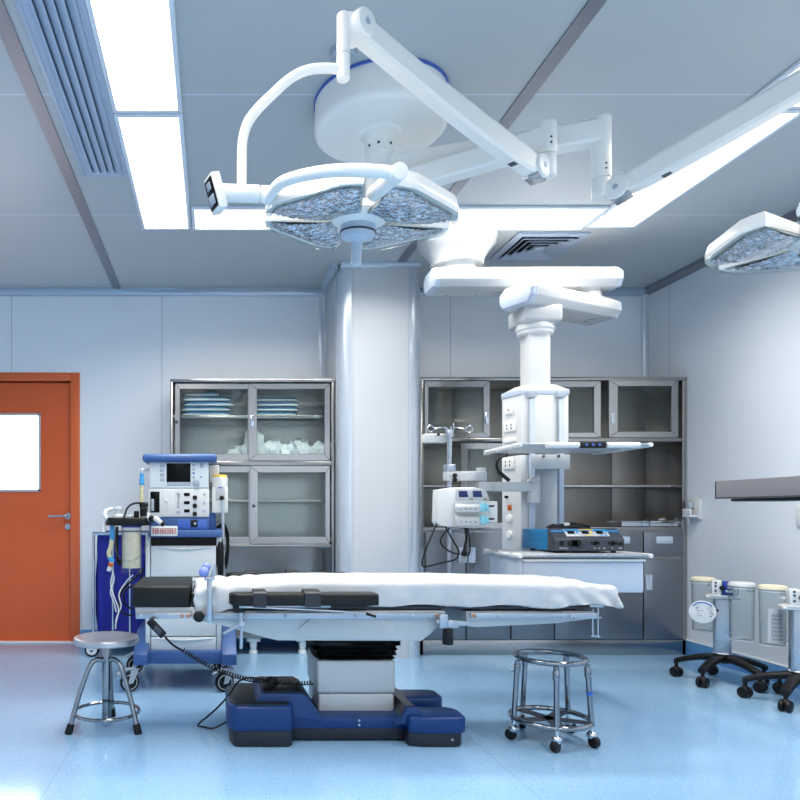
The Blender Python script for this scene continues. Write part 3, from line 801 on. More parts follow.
# ---- sheet over the mattress
sx0, sx1, sy0, sy1 = X(193, TF), X(621, TF), TF+.006, TBK-.006
r_ = .024
def sheet(u, v):
    hang = .108
    hx0, hx1 = .03, .075
    a = sx0-hx0+(sx1-sx0+hx0+hx1)*u; c = sy0-hang+(sy1-sy0+2*hang)*v
    cx_ = min(max(a, sx0+r_), sx1-r_); cy_ = min(max(c, sy0+r_), sy1-r_)
    ex, ey = a-cx_, c-cy_; h_ = math.hypot(ex, ey)
    dx, dy = (ex/h_, ey/h_) if h_ > 1e-9 else (0, 0)
    arcl = r_*PI/2
    if h_ < arcl: th = h_/r_; out, dn = r_*math.sin(th), r_*(1-math.cos(th))
    else: out, dn = r_, r_+h_-arcl
    rt = max(0, min(1, (cx_-1.45)/.3))
    dn = min(dn, .102-.022*rt+.006*math.sin(a*17+c*9))
    rt = max(0, min(1, (cx_-1.45)/.3)); lf = max(0, min(1, (.35-cx_)/.4))
    w1 = noise.noise(Vector((a*7, c*5, 1.3)))*.5+noise.noise(Vector((a*17, c*12, 4.)))*.3
    cr_ = abs(noise.noise(Vector((a*9+c*4, c*11-a*3, 9.))))
    z = topz(cx_)-dn+w1*.006+(.030*cr_-.005)*(lf*1.1+rt*.6+.03)
    if dn > .02:
        kk = min(1, (dn-.02)/.05)
        fold = math.sin(a*34+2.5*noise.noise(Vector((a*3, 0, 2))))*.004+noise.noise(Vector((a*22, z*20, 5)))*.007*(.35+rt+lf)+.012*rt*math.sin(a*60+c*50)
        out += kk*(fold+.004)
        if ex > 0 or rt > 0: out += kk*.022*rt*abs(noise.noise(Vector((a*14, c*14, 3.))))
    hem = .09+.003*math.sin(a*9)
    mn = topz(cx_)-.112
    return Vector((cx_+dx*out, cy_+dy*out, z))
q = B().grid(sheet, 260, 90)
sh = q.build('table_sheet', M['sheet'], None, sharp=180)
so = sh.modifiers.new('thickness', 'SOLIDIFY'); so.thickness = .0015; so.offset = 1
tag(sh, 'white disposable sheet spread over the operating table mattress', 'sheet')

# ---- padded arm boards clamped to the rails
def arm_board(yc, label, s, dz=0.):
    t = thing('arm_board', label, 'arm board', (X(300, TF), yc, .6), 'padded arm boards')
    xa, xb = X(228.5, 2.97), X(376, 2.97)
    zt, zb_ = Z(592.5, 2.97), Z(604, 2.97)
    pl = [(xa+.03, yc-.055), (xa+.008, yc-.035), (xa, yc), (xa+.008, yc+.035), (xa+.03, yc+.05), (xb, yc+.05), (xb, yc-.055)]
    B().prism(pl, 'z', zb_, zt, .008, 3).build('pad', M['leather'], t)
    B().prism([(xa+.05, yc-.04), (xa+.02, yc), (xa+.05, yc+.04), (xb-.2, yc+.03), (xb-.2, yc-.03)], 'z', zb_-.012, zb_-.001, .003).build('tray', M['satin'], t)
    for pa, pb in ((253, 266), (304, 320)):
        x0_, x1_ = X(pa, 2.93), X(pb, 2.93)
        o1 = [(yc-.064, zb_-.004), (yc-.064, zt+.004), (yc-.045, zt+.013), (yc+.04, zt+.013), (yc+.055, zt+.002), (yc+.055, zb_-.004)]
        i1 = [(yc+.0515, zb_-.002), (yc+.0515, zt), (yc+.04, zt+.003), (yc-.045, zt+.003), (yc-.0565, zt), (yc-.0565, zb_-.002)]
        B().prism(o1+i1, 'x', x0_, x1_).build('strap', M['strap'], t)
    g = B().cyl((X(239, TF), yc, zb_-.001), (X(239, TF), yc, zb_-.035), .034, .024, 24, .006)
    g.build('swivel', M['black'], t)
    yk = yc-.0
    g = B().cyl((X(240, TF), yk, zb_-.03), (X(240, TF), yk, Z(620, TF)), .012)
    xk, zk = X(241, TF), Z(620, TF)
    g.cyl((xk, yk-.02*s, zk-dz), (xk, yk+.092*s, zk-dz), .014, bev=.003)
    g.cyl((xk, yk-.01, zk), (X(223, TF), yk-.01, Z(630, TF)), .0065).cyl((xk, yk, zk), (xk-.003, yk, Z(645, TF)), .0075, bev=.002)
    g.build('clamp_lever', M['satin'], t)
    g = B().tube([(X(248, 2.93), yc-.04, Z(607, 2.93)), (X(330, 2.93), yc-.045, Z(610.5, 2.93)), (X(372, 2.93), yc-.05, Z(614, 2.93))], .004, 8)
    rd = g.build('tilt_rod', M['satin'], t)
    B().cyl((X(365, 2.93), yc-.049, Z(613, 2.93)), (X(375, 2.93), yc-.051, Z(616, 2.93)), .006, bev=.002).build('rod_tip', M['black'], rd)
    t.location.z += dz
    return t
arm_board(2.965, 'black padded arm board with two straps along the near side of the table', 1)
arm_board(3.655, 'black padded arm board on the far side, just showing above the white sheet', -1, .027)

# ---- hand control and cables
t = thing('hand_control', 'black hand control hanging under the head section with a coiled cord', 'hand control', (X(158, TF), TF-.02, .5))
a, c = P(149, 620, TF-.03), P(164, 636, TF-.03)
dv = (c-a).normalized(); ang = math.atan2(dv.z, dv.x)
Mh = Matrix.Translation((a+c)/2) @ Matrix.Rotation(-ang, 4, 'Y')
Lh = (c-a).length
B().box(-Lh/2, Lh/2, -.012, .012, -.017, .017, .006, 3, M=Mh).build('handset', M['black'], t)
B().box(-Lh*.1, Lh*.3, -.0135, -.011, -.011, .011, .001, M=Mh).build('keypad', M['midgrey'], t)
bk = P(270, 683, 3.2)
pts = [P(165, 637, TF-.03), P(173, 645, TF-.02), P(183, 651, TF)]
B().tube(pts, .005, 8).build('cord', M['black'], t)
B().tube(helix([P(183, 650, TF), P(212, 667, TF+.03), P(245, 678.5, TF+.09), P(270, 681, 3.2)], .009, 34), .0032, 6, smooth=1).build('coiled_cord', M['black'], t)
B().tube(helix([P(268, 681, 3.2), P(292, 683, 3.22), P(312, 683, 3.25)], .008, 16), .0032, 6, smooth=1).build('coiled_cord', M['black'], t)
kn = B()
for i in range(7):
    ph = i*1.3
    c0 = P(269, 688, 3.2)
    kn.tube([c0+Vector((.045*math.sin(ph), .03*math.cos(ph*1.7), .03*math.sin(ph*2.1)+.012)), c0+Vector((.035*math.cos(ph), .03*math.sin(ph), .04)), c0+Vector((-.03*math.sin(ph+1), -.02, .0)), c0+Vector((.02*math.cos(ph+2), .01, -.01))], .006, 7)
kn.build('cord_bunch', M['black'], t)
t = thing('power_cable', 'thin black cable looping from the navy base onto the floor', 'cable', (X(205, 3.2), 3.2, 0))
B().tube([P(262, 680, 3.24), P(250, 677.5, 3.24), P(238, 682, 3.22), P(229, 695, 3.2), P(215, 710, 3.2), Vector((X(198, 3.33), 3.33, .008)), Vector((X(204, 3.30), 3.30, .007)), Vector((X(214, 3.24), 3.24, .02)), P(228, 721, 3.12)], .0045, 8).build('cable', M['black'], t)
# ------------------------------------------------------------------ anaesthesia machine
MY = 4.05
am = thing('anaesthesia_machine', 'white and blue anaesthesia machine on castors with dark screen and bead filled canister', 'medical machine', (-.17, 4.25, 0))
B().pbox(142, 217, 453.6, 461.8, MY-.04, .44, .018, 3).build('top_tray', M['machine_blue'], am)
mo = B().pbox(149, 208.5, 461.5, 488.3, MY, .36, .008, 3).build('monitor_unit', M['offwhite'], am)
B().pbox(166.5, 190.5, 463.3, 482, MY-.004, .01, .002).build('screen', M['screen'], mo)
B().pbox(167, 190.5, 482.4, 485.5, MY-.003, .006, .001).build('soft_keys', M['grey'], mo)
B().cyl(P(196, 482.5, MY-.001), P(196, 482.5, MY-.028), .021, .018, 28, .004).build('rotary_knob', M['grey'], mo)
kb = B()
for i in range(4): kb.pbox(160, 164.5, 464+4.6*i, 467.3+4.6*i, MY-.003, .006, .001)
for i in range(4): kb.pbox(192.5, 195, 464+4*i, 466.3+4*i, MY-.003, .006, .001)
kb.pbox(200, 203.5, 463.5, 468, MY-.003, .006, .001)
kb.build('membrane_keys', M['grey'], mo)
for pxx, pyy in ((201, 477), (193.5, 473)): B().cyl(P(pxx, pyy, MY+.001), P(pxx, pyy, MY-.004), .005).build('led', M['blue_key'], mo)
# gas module
gm = B().pbox(149, 209, 488.6, 517.2, MY, .36, .004).build('gas_module', M['offwhite'], am)
B().pbox(150.3, 159.6, 491.5, 512.5, MY-.003, .006, .001).build('flow_window', M['screen'], gm)
B().pbox(151.2, 154, 499, 511, MY-.005, .004, .001).build('flow_scale', M['grey'], gm)
B().pbox(162, 173, 489.5, 516.5, MY-.006, .01, .003).tube([P(165, 500, MY-.008), P(167.5, 501.5, MY-.010), P(167.8, 507, MY-.010), P(166.8, 511, MY-.008)], .004, 8).build('module_door', M['white'], gm)
B().pbox(175, 208, 490, 516.5, MY-.005, .01, .002).build('flow_panel', M['white'], gm)
for i in range(3):
    yy = 494.5+8.2*i
    B().pbox(184, 189.7, yy-1.6, yy+1.6, MY-.008, .006, .001).build('readout', M['screen'], gm)
    B().cyl(P(194.8, yy+3, MY-.004), P(194.8, yy+3, MY-.022), .0135, bev=.003).build('gas_knob', M['black'], gm)
    B().cyl(P(204.5, yy-.5, MY-.004), P(204.5, yy-.5, MY-.012), .009, bev=.002).build('push_button', M['lilac'], gm)
B().cyl(P(178.3, 493.5, MY-.004), P(178.3, 493.5, MY-.012), .010, bev=.002).build('gauge', M['grey'], gm)
B().cyl(P(178.3, 512, MY-.004), P(178.3, 512, MY-.012), .010, bev=.002).build('gauge', M['grey'], gm)
sc = B()
for i in range(6): sc.pbox(177.3, 179.5, 497+2*i, 497.8+2*i, MY-.007, .004)
sc.build('scale_marks', M['ink'], gm)
# blue waist with lock, work shelf, label
wb = B().pbox(149.5, 209, 517.4, 530.5, MY+.005, .36, .004).prism([(X(209, MY), MY+.05), (X(216, MY), MY+.1), (X(216, MY), MY+.34), (X(209, MY), MY+.34)], 'z', Z(530.5, MY), Z(513, MY), .003).build('blue_waist', M['machine_blue'], am)
B().pbox(178, 206.5, 519.5, 529, MY+.002, .006, .002).build('drawer_front', M['blue_key'], wb)
B().pbox(190.5, 197.5, 520, 527, MY-.003, .008, .001).cyl(P(194.8, 523.6, MY-.002), P(194.8, 523.6, MY-.008), .010).build('key_lock', M['black'], wb)
B().cyl(P(195, 523.5, MY-.008), P(195, 523.5, MY-.011), .007).build('lock_face', M['satin'], wb)
sh_ = B().pbox(148, 222, 530.3, 537.3, MY-.06, .46, .006).build('work_shelf', M['machine_blue'], am)
lb = B().pbox(151, 177.5, 526, 536, MY-.067, .004, .001).build('label_plate', M['white'], sh_)
gl = B(); rr = random.Random(5)
for i in range(10):     # red characters on the white plate
    gx = 152.3+2.45*i
    gl.pbox(gx, gx+1.9, 528.3, 528.9, MY-.069, .002); gl.pbox(gx+.2, gx+1.8, 530.3, 530.9, MY-.069, .002); gl.pbox(gx, gx+1.9, 532.8, 533.5, MY-.069, .002)
    gl.pbox(gx+.7+.3*(i % 2), gx+1.2+.3*(i % 2), 528.3, 533.5, MY-.069, .002)
    if i % 3: gl.pbox(gx, gx+.45, 529.5, 533.2, MY-.069, .002)
gl.build('red_lettering', M['red'], lb)
# cabinet with drawers
ca = B().pbox(145.5, 150.3, 537, 652, MY, .40, .004).pbox(216.5, 221.5, 537, 652, MY, .40, .004).pbox(150, 217, 537, 652, MY+.06, .30).build('drawer_cabinet', M['offwhite'], am)
B().pbox(150.5, 216.5, 537.5, 545.5, MY+.03, .06).build('recess', M['black'], am)
for a, c in ((545.8, 576.5), (577.5, 606), (607, 636), (637, 651)):
    q = B().pbox(151, 216, a, c, MY-.004, .04, .004)
    q.tube([P(154, a+1.2, MY-.004), P(184, a+3.2, MY-.012), P(213, a+1.2, MY-.004)], .006, 8)
    q.build('drawer', M['offwhite'], am)
# base with feet and castors
bs = B().pbox(147, 223, 651.5, 664, MY-.05, .5, .006)
for s0, s1, lift in ((134, 148.5, 0), (222, 236.5, 0)):
    xa, xb = X(s0, 4.0), X(s1, 4.0)
    bs.prism([(3.96, Z(664, 4)), (3.96, Z(653, 4)), (4.16, Z(634, 4)), (4.5, Z(634, 4)), (4.5, Z(664, 4))], 'x', xa, xb, .006)
bs.build('base', M['machine_blue'], am)
def castor(x, y, r, parent, yaw=.35, wm='black'):
    f = B()
    q = B()
    dx, dy = math.cos(yaw), math.sin(yaw)
    ax = Vector((-dy, dx, 0)); c = Vector((x, y, r))
    q.lathe([(r*.55, -.013), (r*.95, -.013), (r, -.007), (r, .007), (r*.95, .013), (r*.55, .013)], c, ax, 32)
    w_ = q.build('wheel', M[wm], parent)
    B().cyl(c-ax*.011, c+ax*.011, r*.56, seg=24, bev=.002).cyl(c-ax*.015, c+ax*.015, r*.16, seg=14).build('wheel_disc', M['grey'], w_)
    B().torus(c-ax*.0135, r*.74, .0025, ax, 28, 6).torus(c+ax*.0135, r*.74, .0025, ax, 28, 6).build('rim_line', M['white2'], w_)
    q = B()
    top = c+Vector((dx*r*.55, dy*r*.55, r*1.25))
    for s_ in (-1, 1):
        o = ax*.019*s_
        q.prism([(-r*.2, -r*.16), (r*.3, -r*.1), (r*.95, r*1.35), (r*.1, r*1.35)], 'y', -.002, .002, M=Matrix.Translation(c+o) @ Matrix.Rotation(yaw, 4, 'Z'))
    q.box(-.02, r*.95, -.021, .021, r*1.3, r*1.42, .002, M=Matrix.Translation(c) @ Matrix.Rotation(yaw, 4, 'Z'))
    q.cyl(top+Vector((0, 0, -.0)), top+Vector((0, 0, r*.45)), .013)
    q.prism([(-r*.3, r*1.2), (-r*1.3, r*.85), (-r*1.3, r*.95), (-r*.3, r*1.4)], 'y', -.012, .012, .002, M=Matrix.Translation(c) @ Matrix.Rotation(yaw, 4, 'Z'))
    q.build('castor_fork', M['grey'], parent)
for cx_, cy_, yw in ((X(129.5, 3.98), 3.98, .35), (X(224.5, 3.98), 3.98, .35), (X(135, 4.44), 4.44, .3), (X(222, 4.44), 4.44, .3)):
    castor(cx_, cy_, .056, am, yw)
# absorber arm, canister and valves
AY = 3.98
ab = B().prism([(X(106, AY), AY-.02), (X(112, AY), AY-.06), (X(146, AY), AY-.06), (X(150, AY), AY-.02), (X(150, AY), AY+.12), (X(106, AY), AY+.10)], 'z', Z(525.5, AY), Z(517.5, AY), .008, 3).build('absorber_block', M['black'], am)
cxx, cyy = X(131, AY), AY+.02
r0 = 10*AY/F
B().lathe([(r0*.9, Z(573.5, AY)), (r0, Z(572, AY)), (r0, Z(527.5, AY))], (cxx, cyy, 0)).build('canister', M['jar'], ab)
B().cyl((cxx, cyy, Z(568, AY)), (cxx, cyy, Z(532, AY)), r0-.005).build('granules', M['gran'], ab)
B().cyl((cxx, cyy, Z(527.3, AY)), (cxx, cyy, Z(525, AY)), r0+.002).build('canister_collar', M['suction_blue'], ab)
vx = X(117.5, AY)
B().lathe([(.036, 0), (.036, .012), (.022, .02), (.022, .042), (.03, .046), (.03, .06), (0, .064)], (vx, AY+.03, Z(517.5, AY))).build('valve_dome', M['offwhite'], ab)
B().lathe([(.024, 0), (.024, .01), (.012, .016), (0, .018)], (X(129, AY), AY+.04, Z(517.5, AY))).build('valve_cap', M['offwhite'], ab)
B().lathe([(.03, 0), (.03, .02), (.022, .028), (0, .03)], (X(145, AY), AY+.03, Z(517.5, AY))).build('valve_cap', M['offwhite'], ab)
B().tube([P(108, 520, AY-.02), P(105, 516, AY-.02), P(106, 511, AY), P(112, 509, AY+.03)], .012, 12).cyl(P(103.5, 521, AY-.01), P(103.5, 532, AY-.01), .011, .014).build('side_elbow', M['offwhite'], ab)
q = B().cyl((X(136.5, AY), AY+.0, Z(517.5, AY)), (X(136.5, AY), AY+.0, Z(511, AY)), .015, bev=.003)
q.box(X(140, AY), X(147, AY), AY-.01, AY+.04, Z(516, AY), Z(503, AY), .006).cyl(P(139.5, 504.5, AY), P(148, 504.5, AY), .012).cyl(P(140, 509, AY), P(147.5, 509, AY), .012)
q.build('hose_fitting', M['black'], ab)
# corrugated breathing hoses
def corrugated(pts, r, name, m, parent, n=None):
    p = spline([Vector(x) for x in pts], 14)
    q = B(); tot = sum((b-a).length for a, b in zip(p, p[1:])); k = max(6, int(tot/.009))
    t = B(); acc = []
    L = [0]
    for a, b in zip(p, p[1:]): L.append(L[-1]+(b-a).length)
    path = []; j = 0
    for i in range(k*4+1):
        d = L[-1]*i/(k*4)
        while j < len(L)-2 and L[j+1] < d: j += 1
        path.append(p[j].lerp(p[j+1], (d-L[j])/max(1e-9, L[j+1]-L[j])))
    bm = bmesh.new(); up = None; rings = []
    for i, c in enumerate(path):
        dd = (path[min(i+1, len(path)-1)]-path[max(0, i-1)]).normalized()
        if up is None: up = dd.orthogonal()
        s_ = dd.cross(up).normalized(); up = s_.cross(dd).normalized()
        rr = r*(1+.13*math.cos(i*PI/2))
        rings.append([bm.verts.new(c+s_*rr*math.cos(2*PI*a/12)+up*rr*math.sin(2*PI*a/12)) for a in range(12)])
    for A_, B_ in zip(rings, rings[1:]):
        for a in range(12): bm.faces.new((A_[a], A_[(a+1) % 12], B_[(a+1) % 12], B_[a]))
    bm.faces.new(rings[0][::-1]); bm.faces.new(rings[-1])
    q._take(bm); return q.build(name, m, parent, sharp=60)
h1 = corrugated([P(141.8, 484, AY+.02), P(141.6, 494, AY+.02), P(141.6, 504, AY+.02)], .0125, 'breathing_hose', M['hose'], ab)
B().cyl(P(141.8, 473.5, AY+.02), P(141.8, 478, AY+.02), .0135, .012).cyl(P(141.8, 478, AY+.02), P(141.8, 485, AY+.02), .0155, bev=.003).build('hose_connector', M['sky'], ab)
B().tube([P(141.8, 474, AY+.02), P(142, 470.3, AY+.02), P(145, 469.5, AY+.05), P(150, 469.5, AY+.09)], .011, 12).build('outlet_pipe', M['grey'], ab)
corrugated([P(112, 538, AY-.02), P(111, 546, AY-.02), P(108.8, 553, AY-.02), P(111, 560, AY-.02)], .0125, 'breathing_hose', M['hose'], ab)
B().cyl(P(112.3, 525, AY-.02), P(112.3, 540, AY-.02), .014, bev=.003).cyl(P(112.3, 530, AY-.02), P(112.3, 536, AY-.02), .0165, bev=.003).build('hose_connector', M['sky'], ab)
B().cyl(P(110, 557, AY-.02), P(112.5, 562, AY-.02), .0155).build('hose_connector', M['sky'], ab)
B().box(-.012, .012, -.014, .014, -.028, .028, .004, M=Matrix.Translation(P(110.3, 566.5, AY-.02)) @ Matrix.Rotation(.35, 4, 'Y')).build('hose_tip', M['white'], ab)
B().box(-.013, .013, -.0155, .01, -.01, .014, .002, M=Matrix.Translation(P(110.8, 565, AY-.02)) @ Matrix.Rotation(.35, 4, 'Y')).build('orange_tag', M['orange_tag'], ab)
# thin tubes and cables
q = B()
q.tube([P(117, 526, AY-.05), P(115, 545, AY-.07), P(120, 558, AY-.09), P(131, 561, AY-.09), P(143, 553, AY-.08), P(148.5, 538, AY-.06), P(149, 525, AY-.03)], .0055, 8)
q.build('sampling_tube', M['jar'], ab)
q = B().tube([P(112.5, 570, AY-.02), P(114, 580, AY), P(110.5, 592, AY), P(114.5, 604, AY+.02), P(116, 612, AY+.02)], .004, 7).tube([P(113, 571, AY-.02), P(110.8, 585, AY), P(114.5, 598, AY), P(118.5, 610, AY+.02), P(115.5, 625, AY+.02)], .004, 7)
q.tube([P(133, 575, AY+.03), P(126, 582, AY+.05), P(119, 594, AY+.03), P(121, 606, AY+.03), P(116.5, 618, AY+.03), P(115.5, 629, AY+.02)], .004, 7)
q.build('thin_tube', M['white'], ab)
q = B().tube([P(145, 503, AY), P(134, 503.5, AY-.03), P(127.5, 508, AY-.05), P(123.5, 519, AY-.07)], .006, 8)
q.tube([P(117, 527, AY), P(117, 550, AY+.03), P(119, 564, AY+.05), P(123, 556, AY+.06)], .009, 8)
q.tube([P(141, 570, AY+.1), P(135, 578, AY+.1), P(124, 588, AY+.08), P(119, 600, AY+.08), P(122, 612, AY+.08), P(133, 616, AY+.1)], .006, 8)
q.tube([P(143, 568, AY+.1), P(139, 582, AY+.1), P(126, 590, AY+.1), P(124, 603, AY+.1), P(134, 610, AY+.12)], .006, 8)
q.build('black_cable', M['black'], ab)
q = B().tube([P(150, 519, AY-.04), P(156, 519, AY-.09), P(161, 523, AY-.10), P(165, 524, AY-.10)], [.017, .011], 12).build('y_piece', M['white'], ab)
B().cyl(P(150.5, 518.5, AY-.07), P(154, 519.5, AY-.09), .018, bev=.003).cyl(P(161.5, 522.5, AY-.1), P(164.5, 525, AY-.1), .0155, bev=.003).build('y_piece_cuff', M['black'], ab)
B().tube([P(148.5, 519, AY-.02), P(150.5, 519, AY-.05)], .012, 10).build('y_piece_arm', M['white'], ab)
# vaporiser side: suction jar with yellow lid on a pole
SY = 4.10
jr = B().pbox(212, 228, 487, 513.5, SY, .09, .012, 3).lathe([(.044, 0), (.047, .012), (.047, .075), (.044, .085)], (X(220, SY), SY+.05, Z(491, SY))).build('suction_unit', M['white'], am)
B().cyl((X(220, SY), SY+.05, Z(477.5, SY)), (X(220, SY), SY+.05, Z(474.6, SY)), .045, .041, 32, .003).build('yellow_lid', M['yellow'], jr)
B().pbox(215.5, 225, 486, 500, SY-.004, .006, .002).build('front_label', M['white2'], jr)
B().pbox(218.5, 222, 487, 488.3, SY-.006, .004).build('print', M['blue_key'], jr)
B().cyl(P(221.8, 498, SY), P(221.8, 498, SY-.02), .014, bev=.004).build('dial', M['black'], jr)
B().pbox(209.5, 219, 465, 482, SY+.1, .02, .004).build('side_plate', M['white'], am)
B().tube([P(222.5, 500, SY-.012), P(223, 520, SY-.02), P(223, 545, SY-.02), P(223, 590, SY-.02)], .0085, 10).build('side_pole', M['grey'], am)
q = B().lathe([(0, -.003), (.018, 0), (.024, .02), (.026, .1), (.026, .18), (.02, .22), (.011, .235), (0, .236)], P(219.6, 578, SY-.03)).build('reservoir_bag', M['black'], am)
q = B()
for i in range(3):
    q.tube([P(216+2*i, 528, SY+.06), P(222+1.2*i, 524, SY+.05), P(226+1.1*i, 534, SY+.06), P(227+.8*i, 548, SY+.07), P(225+1.3*i, 560, SY+.08), P(226, 567+i, SY+.08)], .005, 7)
q.build('black_cable', M['black'], am)

# ------------------------------------------------------------------ blue linen trolley behind the machine
TY = 4.92
lt = thing('linen_trolley', 'chrome framed trolley with a royal blue cloth bag, standing by the orange door', 'trolley', (X(118, TY), TY+.2, 0))
xa, xb = X(93.5, TY), X(147, TY); ztp = Z(533.5, TY); zbt = Z(637, TY)
q = B().tube([(xa, TY, ztp), (xb, TY, ztp), (xb, TY+.42, ztp), (xa, TY+.42, ztp)], .012, 10, True, 1)
for xx, yy in ((xa, TY), (X(113, TY), TY-.006), (X(130, TY), TY-.006), (xb, TY), (xa, TY+.42), (xb, TY+.42)):
    q.cyl((xx, yy, zbt), (xx, yy, ztp), .0105 if yy > TY-.001 else .008)
q.build('frame', M['chrome'], lt)
q = B().tube([(xa, TY, zbt), (xb, TY, zbt), (xb, TY+.42, zbt), (xa, TY+.42, zbt)], .013, 10, True, 1).box(xa, xb, TY, TY+.42, zbt-.012, zbt+.008, .004)
q.build('lower_tray', M['satin'], lt)
def bagpt(u, v):
    per = 2*((xb-xa-.05)+(.37)); s_ = (u*per); a = xb-xa-.05; c = .37
    z = ztp+.006-(ztp-zbt-.02)*v
    if s_ < a: p = (xa+.025+s_, TY+.022); nrm = (0, -1)
    elif s_ < a+c: p = (xb-.025, TY+.022+s_-a); nrm = (1, 0)
    elif s_ < 2*a+c: p = (xb-.025-(s_-a-c), TY+.022+c); nrm = (0, 1)
    else: p = (xa+.025, TY+.022+c-(s_-2*a-c)); nrm = (-1, 0)
    w_ = min(1, v*3)*(.010*math.sin(s_*42+2*noise.noise(Vector((s_*4, z*3, 0))))+.016*noise.noise(Vector((s_*7, z*5, 2.))))
    return Vector((p[0]+nrm[0]*min(w_, .016), p[1]+nrm[1]*min(w_, .014), z))
B().grid(bagpt, 150, 40).build('cloth_bag', M['cart_blue'], lt, sharp=180)
for xx, yy in ((X(90, TY)+.03, TY+.02), (xb-.03, TY+.02), (xa+.03, TY+.40), (xb-.03, TY+.40)):
    c = Vector((xx-.02, yy, .052))
    w_ = B().lathe([(.03, -.012), (.05, -.012), (.052, -.006), (.052, .006), (.05, .012), (.03, .012)], c, (0, 1, 0), 28).build('wheel', M['black'], lt)
    B().cyl(c+Vector((0, -.016, 0)), c+Vector((0, .016, 0)), .038, bev=.003).build('wheel_disc', M['white'], w_)
    B().cyl(c+Vector((0, -.019, 0)), c+Vector((0, .019, 0)), .013).build('axle', M['black'], w_)
    B().box(c.x-.02, c.x+.04, yy-.022, yy+.022, .104, .118, .003).box(c.x-.012, c.x+.03, yy-.022, yy-.017, .05, .11, .002).box(c.x-.012, c.x+.03, yy+.017, yy+.022, .05, .11, .002).build('castor_fork', M['white'], lt)

# ------------------------------------------------------------------ round steel stool
sx, sy = X(106.5, 3.31), 3.31
st = thing('stool', 'round steel stool on three splayed legs in front of the orange door', 'stool', (sx, sy, 0))
B().lathe([(0, .436), (.05, .434), (.10, .436), (.142, .440), (.152, .437), (.155, .430), (.155, .412), (.150, .407), (.143, .412), (.14, .425), (0, .425)], (sx, sy, 0), seg=64).build('seat', M['seat_steel'], st)
q = B().cyl((sx, sy, .045), (sx, sy, .41), .0225, bev=.003).cyl((sx, sy, .39), (sx, sy, .424), .06, bev=.004).cyl((sx, sy, .03), (sx, sy, .05), .014, .02)
q.build('post', M['dark_reflection_chrome'], st)
for k in range(3):
    a = math.radians((-90-60, -90+60, 90)[k]); c, s_ = math.cos(a), math.sin(a)
    pr = lambda r, z: (sx+c*r, sy+s_*r, z)
    B().tube([pr(.018, .325), pr(.045, .333), pr(.078, .315), pr(.105, .26), pr(.135, .18), pr(.162, .09), pr(.18, .03)], .0125, 12, smooth=6).build('leg', M['dark_reflection_chrome'], st)
    B().cyl(pr(.176, .045), pr(.189, .0), .0165, .019, 18, .003).build('rubber_foot', M['black'], st)
B().torus((sx, sy, .08), .155, .0085).build('foot_ring', M['dark_reflection_chrome'], st)

# ------------------------------------------------------------------ wheeled ring stand
wx, wy = 1.532, 3.135
ws = thing('basin_stand', 'chrome basin stand, an open ring on five legs with small castors', 'stand', (wx, wy, 0))
B().torus((wx, wy, .374), .144, .0120, seg=64, rs=14).build('top_ring', M['dark_reflection_chrome'], ws)
B().torus((wx, wy, .10), .166, .0120, seg=64, rs=14).build('base_ring', M['dark_reflection_chrome'], ws)
q = B()
for k in range(5):
    a = math.radians(-107+72*k+8)
    Mx = Matrix.Translation((wx, wy, .097)) @ Matrix.Rotation(a, 4, 'Z')
    q.box(0, .16, -.027, .027, -.002, .002, M=Mx)
q.build('cross_plate', M['midgrey'], ws)
for k in range(5):
    a = math.radians(-107+72*k); c, s_ = math.cos(a), math.sin(a)
    pr = lambda r, z: Vector((wx+c*r, wy+s_*r, z))
    lg = B().cyl(pr(.167, .09), pr(.149, .36), .0120).cyl(pr(.152, .305), pr(.1495, .345), .0145, bev=.002).build('leg', M['dark_reflection_chrome'], ws)
    B().cyl(pr(.163, .338), pr(.18, .338), .0035).cyl(pr(.163, .312), pr(.178, .312), .003).build('clip', M['chrome'], lg)
    if k == 1: B().cyl(pr(.158, .225), pr(.1568, .243), .0132).build('blue_band', M['blue_key'], lg)
    c0 = pr(.167, .0); 
    cs = B().ball((c0.x, c0.y, .052), (.023, .023, .02)).cyl((c0.x, c0.y, .05), (c0.x, c0.y, .09), .009).build('castor_housing', M['chrome'], ws)
    ax = Vector((math.cos(a+.9), math.sin(a+.9), 0)); cc = Vector((c0.x, c0.y, .026))+ax.cross(Vector((0, 0, 1)))*.012
    B().cyl(cc-ax*.014, cc+ax*.014, .0255, seg=22, bev=.006).build('wheel', M['black'], cs)

